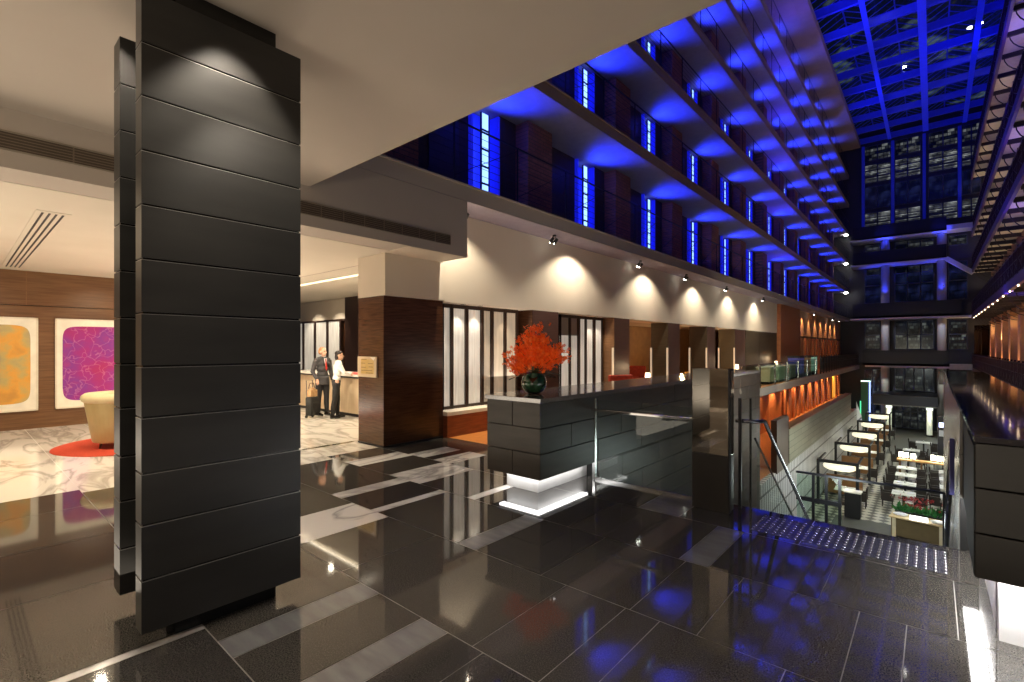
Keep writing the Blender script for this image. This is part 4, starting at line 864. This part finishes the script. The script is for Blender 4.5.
for i in (1, 2, 3):
    MB().lathe([(.001, -.16), (.14, -.12), (.16, -.04), (.1, 0)], n=12).build('end_lamp', bulb, loc=(-6.6, 59.0, LV[i]), label=f'white lamp under the far end of the {lvn[i]} left gallery', cat='lamp')
# ------------------------------------------------------------------ roof
bsteel = M('blue_lit_steel', (.04, .06, .55), .45, emit=(.008, .016, 1), es=.03); bsteel2 = M('bright_blue_lit_steel', (.05, .08, .75), .45, emit=(.01, .02, 1), es=.14)  # emission in the steel stands in for blue floodlight on the beams
for k, x in enumerate((-3.2, -.5, 2.2)):
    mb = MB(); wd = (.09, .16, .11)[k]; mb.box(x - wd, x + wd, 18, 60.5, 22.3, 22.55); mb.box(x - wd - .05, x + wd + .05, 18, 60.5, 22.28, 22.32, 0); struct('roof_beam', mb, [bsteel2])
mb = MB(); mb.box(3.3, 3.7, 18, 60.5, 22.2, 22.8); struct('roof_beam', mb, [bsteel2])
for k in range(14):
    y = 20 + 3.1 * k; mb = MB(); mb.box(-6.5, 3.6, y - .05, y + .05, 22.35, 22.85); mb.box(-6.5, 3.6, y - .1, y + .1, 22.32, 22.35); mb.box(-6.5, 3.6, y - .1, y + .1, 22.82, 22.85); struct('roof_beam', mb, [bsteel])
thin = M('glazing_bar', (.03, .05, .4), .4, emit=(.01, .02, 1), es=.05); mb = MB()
for k in range(14):
    y = 20 + 3.1 * k
    for x0 in (-5.85, -3.2, -.5, 2.2):
        xm = x0 + 1.33
        for j in range(4):
            a = y + .2 + j * .78; mb.bar((x0, a, 23.0), (xm, a + .7, 24.1), .05); mb.bar((xm, a + .7, 24.1), (x0 + 2.66, a, 23.0), .05)
        mb.bar((xm, y, 24.1), (xm, y + 3.1, 24.1), .08)
struct('ceiling_glazing_bars', mb, [thin])
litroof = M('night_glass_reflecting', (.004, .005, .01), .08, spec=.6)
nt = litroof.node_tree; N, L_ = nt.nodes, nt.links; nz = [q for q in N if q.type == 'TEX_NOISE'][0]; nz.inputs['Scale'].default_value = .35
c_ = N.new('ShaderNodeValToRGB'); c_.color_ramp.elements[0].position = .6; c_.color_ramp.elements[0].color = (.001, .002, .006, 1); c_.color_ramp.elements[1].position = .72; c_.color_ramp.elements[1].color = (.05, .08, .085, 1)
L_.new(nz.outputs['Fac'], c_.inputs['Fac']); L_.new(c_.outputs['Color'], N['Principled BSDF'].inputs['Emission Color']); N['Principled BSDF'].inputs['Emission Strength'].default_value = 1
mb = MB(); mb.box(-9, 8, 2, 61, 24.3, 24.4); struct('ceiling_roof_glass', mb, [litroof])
rl = random.Random(4)
R0 = None
for k in range(9):
    x, y = rl.uniform(-3, 3), rl.uniform(26, 52)
    L = 'small white star of light in the dark roof glazing'
    if R0 is None: R0 = MB().lathe([(.001, -.05), (.13, -.04), (.13, 0)], n=10).build('roof_light', bulb, loc=(x, y, 24.3), label=L, cat='light', group='lights in the roof glazing')
    else: dup(R0, (x, y, 24.3))
for y in (24, 36, 48): area((-5.2, y, 20.6), (-.5, y + 2, 23), 95, (.02, .04, 1), 6, .5, 140)
for y in (30, 44): area((3.0, y, 20.8), (-.5, y + 2, 23), 75, (.02, .04, 1), 6, .5, 140)
# ------------------------------------------------------------------ end facade (Y = 60)
EY = 60
conc = M('grey_concrete', (.42, .42, .42), .6, col2=(.46, .46, .46), scale=1.5); bandm = M('black_parapet', (.012, .013, .022), .35); ledge = M('white_ledge', (.62, .62, .68), .5); dgrey = M('dark_facade', (.035, .035, .042), .5)
def litpane(name, hi, bias=-.3, bw=.7, rh=.3, base=(.004, .005, .008)):
    m = brick(name, (.004, .005, .008), (.004, .005, .008), (.004, .005, .008), 1, 'XZ', .15, bw, rh, .03); nt = m.node_tree; L_ = nt.links; b = [q for q in nt.nodes if q.type == 'TEX_BRICK'][0]; P = nt.nodes['Principled BSDF']
    b.inputs['Color1'].default_value = (*hi, 1); b.inputs['Color2'].default_value = (.004, .006, .012, 1); b.inputs['Mortar'].default_value = (.002, .003, .006, 1); b.inputs['Bias'].default_value = bias; b.offset = .37; b.squash = .6; b.squash_frequency = 3
    L_.remove(P.inputs['Base Color'].links[0]); P.inputs['Base Color'].default_value = (.005, .006, .01, 1)
    nz = [q for q in nt.nodes if q.type == 'TEX_NOISE'][0]; nz.inputs['Scale'].default_value = .9; rp = nt.nodes.new('ShaderNodeValToRGB'); rp.color_ramp.elements[0].position = .46; rp.color_ramp.elements[1].position = .66; rp.color_ramp.elements[0].color = (.12, .12, .12, 1); L_.new(nz.outputs['Fac'], rp.inputs['Fac'])
    mu = nt.nodes.new('ShaderNodeMixRGB'); mu.blend_type = 'MULTIPLY'; mu.inputs['Fac'].default_value = 1; L_.new(b.outputs['Color'], mu.inputs['Color1']); L_.new(rp.outputs['Color'], mu.inputs['Color2'])
    L_.new(mu.outputs['Color'], P.inputs['Emission Color']); P.inputs['Emission Strength'].default_value = 1
    return m
p_white = litpane('lit_office_pane', (.46, .49, .46), .05, 1.7, .13); p_dark = litpane('dark_office_pane', (.008, .012, .05), 0, 1.2, .8); p_dim = litpane('dim_office_pane', (.26, .28, .27), .4, .5, .3)
p_lob = litpane('lobby_pane', (.30, .34, .29), .55, .35, .28); frame_b = M('facade_frame', (.05, .055, .09), .4, .3)
mb = MB(); mb.box(-13, 9, 60.6, 61, -6.3, 24.4); struct('wall_end', mb, [dgrey])
# parapet bands and ledges
def band(x0, x1, z0, z1, nm='trim_band', y=58.6, m=bandm): struct(nm, MB().box(x0, x1, y, y + .25, z0, z1).box(x0, x1, y, 60.6, z0, z0 + .2), [m])
band(-5.2, 1.15, .05, 1.5); band(-6.0, 1.95, 4.62, 6.05); band(-6.0, .95, 9.85, 11.1); band(-6.0, .95, 12.3, 13.6)
struct('trim_ledge', MB().box(-5.0, 1.15, 58.5, 60.6, -.12, .05).box(1.15, 3.0, 58.4, 60.6, -.2, .27), [ledge])
struct('trim_ledge', MB().box(-6.2, 2.6, 58.4, 60.6, 4.45, 4.62), [ledge]); struct('trim_ledge', MB().box(-6.2, .95, 58.4, 60.6, 9.72, 9.86), [ledge]); struct('trim_ledge', MB().box(-6.2, .95, 58.4, 60.6, 12.18, 12.31), [ledge])
mb = MB(); mb.bar((.9, 58.6, 9.8), (2.7, 58.6, 8.3), .5, .35); struct('trim_ledge', mb, [ledge]); struct('trim_ledge', MB().box(.95, 2.7, 58.5, 60.6, 12.35, 12.75), [ledge])
for x, nm in ((-3.47, 'left'), (.63, 'right')):
    mb = MB(); mb.lathe([(.34, -6), (.34, 12.2)], (x, 59.3, 0), n=20); o = mb.build('trim_round_pillar', [conc], smooth=True, kind='structure')
wn = n
def fwindow(x0, x1, z0, z1, pane, nx=2, nz=1):
    global wn
    wn += 1; t = thing(f'window_{wn}', ((x0 + x1) / 2, 60.5, z0), kind='structure'); w_, h = x1 - x0, z1 - z0
    MB().box(-w_ / 2, w_ / 2, 0, .03, 0, h).build('pane', pane, t); mb = MB()
    for i in range(nx + 1): x = -w_ / 2 + w_ * i / nx; mb.box(x - .05, x + .05, -.06, 0, 0, h)
    for i in range(nz + 1): z = h * i / nz; mb.box(-w_ / 2, w_ / 2, -.06, 0, z - .04, z + .04)
    mb.build('window_frame', frame_b, t)
for z0, z1, p in ((13.7, 15.3, p_white), (15.7, 17.9, p_dark), (18.3, 20.1, p_white), (20.5, 22, p_dim)):
    for x0, x1 in ((-5.2, -3.1), (-2.8, -.85), (-.3, 1.75), (2.0, 3.3)): fwindow(x0, x1, z0, z1, p, 2, 3 if p is p_white else 1)
for z0, z1, p in ((11.2, 12.1, p_dim), (6.2, 9.7, p_dark), (1.6, 4.4, p_lob)):
    for x0, x1 in ((-5.2, -3.9), (-2.8, .1), (1.1, 2.4)): fwindow(x0, x1, z0, z1, p, 3 if x1 - x0 > 2 else 1, 2 if z1 - z0 > 2 else 1)
for x0, x1 in ((-2.8, .1),): fwindow(x0, x1, 9.0, 9.65, p_dim, 3, 1)
fwindow(-5.1, -3.9, 9.0, 9.65, p_dim, 1, 1); fwindow(-2.8, .1, -2.4, -.2, p_lob, 4, 1); fwindow(-2.8, .1, -6, -3.6, p_lob, 5, 3); fwindow(-5.2, -3.9, -5.9, -.4, p_lob, 2, 2)
for x, z0, z1 in ((-2.95, 13.7, 22), (-.6, 13.7, 22), (1.87, 13.7, 22), (-5.3, 13.7, 22)): struct('trim_mullion', MB().box(x - .12, x + .12, 60.2, 60.6, z0, z1), [M('blue_mullion', (.03, .05, .4), .5, emit=(.01, .02, 1), es=.06)])
# vertical blue floods on facade pillars
for x in (-3.47, .63): spot((x, 57.6, 6.2), (x, 59.3, 9), 500, (.03, .05, 1), 60); spot((x, 57.6, 11.3), (x, 59.3, 13), 200, (.03, .05, 1), 60)
for x in (.63, -3.47): spot((x, 57.0, -.5), (x, 59.3, -3), 160, (.95, 1, .85), 60); spot((x, 57.2, 4.2), (x, 59.3, 2.5), 70, (.9, .9, 1), 70)
# entrance canopy and lantern columns
t = thing('entrance_canopy', (-1.9, 56.5, -3.45), 0, 'black flat canopy over the restaurant entrance at the far end', 'canopy')
MB().box(-2.25, 2.25, -1.2, 4.0, .1, .95).build('canopy_box', bandm, t); MB().box(-2.2, 2.2, -1.1, 3.9, .0, .1).build('canopy_soffit', M('grey_soffit', (.2, .2, .19), .6), t)
for x, lab in ((-3.0, 'left'), (-.2, 'right')):
    t = thing('light_column', (x, 55.8, RZ), 0, f'glowing cylindrical light column under the {lab} end of the far canopy', 'lamp')
    MB().lathe([(.28, 0), (.28, .15)], n=18).build('base', black, t); MB().lathe([(.2, .15), (.2, 2.53)], n=18).build('glow_tube', M('pale_glow', (.8, .85, .7), .4, emit=(.95, 1, .75), es=.12), t, smooth=False)
    MB().lathe([(.23, 2.3), (.23, 2.52)], n=18).build('collar', E('tube_light', (.9, 1, .85), 1.3), t)
    point((x, 55.2, -4.2), 18, (.95, 1, .85), .2)
t = thing('neon_doorway', (-5.0, 58.8, -5.9), 0, 'tall doorway sign edged in green and blue light at far left of the restaurant', 'sign')
MB().box(-.35, .35, 0, .1, 0, 4.4).build('panel', M('dark_green_panel', (.03, .06, .04), .3, emit=(.1, .4, .15), es=.05), t)
MB().box(.3, .42, -.06, 0, .2, 4.4).build('blue_edge', E('neon_blue', (.25, .35, 1), 2.2), t); MB().box(-.42, -.34, -.06, 0, .2, 2.4).build('green_edge', E('neon_green', (.1, 1, .4), 1.2), t); MB().box(-.35, .42, -.06, 0, 4.33, 4.42).build('top_edge', E('neon_white', (.6, 1, .7), 3), t)
# ------------------------------------------------------------------ right side galleries
RX = 2.65; rsoff = M('cream_soffit', (.56, .47, .33), .7); rib = M('dark_rib', (.02, .014, .02), .6); purp = M('plum_ironwork', (.035, .014, .03), .45, .3); medge = M('violet_edge', (.09, .04, .12), .5)
RL = [4.35, 8.35, 11.7, 16.9]
for i, z in enumerate(RL):
    mb = MB(); mb.box(RX, 4.0, 16, 60, z + .1, z + .35, 0); mb.box(RX - .05, RX + .08, 16, 60, z - .02, z + .4, 2)
    for k in range(18):
        y = 16.7 + k * 2.4; mb.box(RX + .08, 3.9, y - .06, y + .06, z - .12, z + .1, 1)
    struct('trim_right_gallery', mb, [rsoff, rib, medge])
    t = iron_rail('iron_railing', RX + .02, 20, 59.5, z + .4, 1.15 if i < 3 else 1.3, f'plum iron lattice railing on the {lvn[i]} right gallery', 1.45, True, purp)
    mb = MB()
    for k in range(18):
        y = 16.7 + k * 2.4
        for s_ in range(6):
            a0, a1 = PI / 2 * s_ / 6, PI / 2 * (s_ + 1) / 6
            mb.bar((3.9 - 1.1 * math.sin(a0), y, z - 1.0 + 1.0 * (1 - math.cos(a0)) + .0), (3.9 - 1.1 * math.sin(a1), y, z - 1.0 + 1.0 * (1 - math.cos(a1))), .04)
    struct('trim_bracket', mb, [rib])
    for k in range(7): spot((3.3, 20 + k * 6.5, z - 2.2), (3.3, 20 + k * 6.5, z), (55 if i else 100), (1, .62, .30) if i == 0 else (1, .80, .55), 135, .6, .1)
mb = MB(); mb.box(3.9, 4.3, 16, 60, -6, 24, 0); struct('wall_right_gallery', mb, [brick('right_brick', (.20, .09, .06), (.27, .13, .08), (.12, .07, .06), 2, 'YZ', .85, .5, .2, .02)])
mb = MB(); mb.box(RX, 4.0, 12, 60, -.35, 0); struct('floor_right_gallery', mb, [woodr])
iron_rail('iron_railing', RX + .02, 20, 59.5, 0.0, 1.15, 'dark iron lattice railing on the lobby-level right gallery beyond the glossy counter', 1.2, True, purp)
for k in range(8):
    y = 24.5 + k * 4.2
    t = thing('arch_pillar', (3.66, y, 0), 0, f'{["first","second","third","fourth","fifth","sixth","seventh","eighth","ninth"][k]} uplit orange pillar along the right gallery wall, counted from the right edge', 'pillar')
    MB().box(-.2, .22, -.5, .5, .25, 3.6).build('shaft', M('peach_render', (.58, .36, .2), .7), t); MB().box(-.25, .22, -.56, .56, 0, .25).build('base', woodp, t); MB().box(-.25, .22, -.58, .58, 3.6, 3.85).build('capital', woodp, t)
    spot((2.95, y, .15), (3.5, y, 2.2), 110, (1, .48, .18), 90); spot((3.0, y + 2.1, .15), (3.9, y + 2.1, 2.2), 60, (1, .42, .15), 90)
B0 = None
for k in range(13):
    y = 23 + k * 2.8
    if B0 is None: B0 = MB().ball((0, 0, 0), .035, 8).build('string_bulb', E('festoon', (1, .75, .5), 8), loc=(RX + .0, y, 4.30), label='small warm bulb in the row along the lowest right gallery edge', cat='bulb', group='bulbs along the right gallery edge')
    else: dup(B0, (RX + .0, y, 4.30))
t = thing('gallery_shopfront', (3.25, 58.6, 0), 0, 'dark glazed shopfront with pale transom at the far right gallery end', 'shopfront')
MB().box(-.5, .5, 0, .05, 0, 3.7).build('glass_pane', g_dark, t); MB().box(-.5, .5, -.04, 0, .9, 1.05).build('transom', conc, t); MB().box(-.2, -.05, -.04, 0, 0, .9).build('post', conc, t)
# ------------------------------------------------------------------ ambient lobby lighting
for x, y, p_ in ((-9.6, 1.5, 90), (-11.5, -1.5, 90), (-12, 3.6, 90), (-9.3, 4.0, 70), (-10.6, 5.8, 80), (-13.2, 5.8, 80), (-12, 7.9, 40), (-8.6, -1.8, 80)):
    spot((x, y, 3.37), (x, y, 0), p_ * 2.6, (1, .86, .64), 140, .8, .05)
for x, y, p_ in ((-2.5, -6.5, 260), (1, -7, 130), (-1.5, -3.6, 110), (.9, .8, 14), (-5.2, 2.0, 26), (-9, -2.5, 170), (-11.5, 4, 90)): area((x, y, .25), (x, y, 4), p_, (1, .86, .68), 3, 3)  # added upward fill panels near the floor, no fixtures, brighten the ceilings
area((-5.4, 8.5, 1.25), (-5.6, 8.5, 4), 34, (1, .86, .7), 1.2, 5)  # another added upward fill panel, beside the bar wall
for x, y in ((-1.2, .2), (1.6, 1.6), (-5.6, 1.8), (-3.5, -3), (0, -5), (-6, -4)): spot((x, y, 3.9), (x, y, 0), 110 if y > -1 else 25, (1, .9, .78), 110, .7, .03)

GR = {'track_spotlight': 'spotlights under the lowest gallery', 'brass_strip': 'brass strips on the bar piers', 'gallery_railing': 'railings of the left galleries', 'iron_railing': 'iron lattice railings',
      'booth_frame': 'booth frames along the white screen', 'pendant_shade': 'oval lamp shades in the booths', 'banquette': 'booth banquettes', 'lounge_chair': 'red lounge chairs', 'lounge_table': 'lounge tables',
      'table_lamp': 'lounge table lamps', 'service_cabinet': 'cabinets on the gallery', 'display_case': 'display cases on the gallery', 'arch_pillar': 'uplit pillars of the right gallery', 'end_lamp': 'lamps at the far gallery ends',
      'light_column': 'light columns under the canopy', 'framed_print': 'framed prints', 'bulkhead_vent': 'bulkhead vents', 'glazed_screen': 'glazed screens', 'serving_dish': 'dishes on the buffet', 'recessed_downlight': 'recessed downlights'}
for o in SC.objects:
    if o.parent is None and 'label' in o and 'group' not in o:
        k = o.name.split('.')[0]
        if k in GR: o['group'] = GR[k]
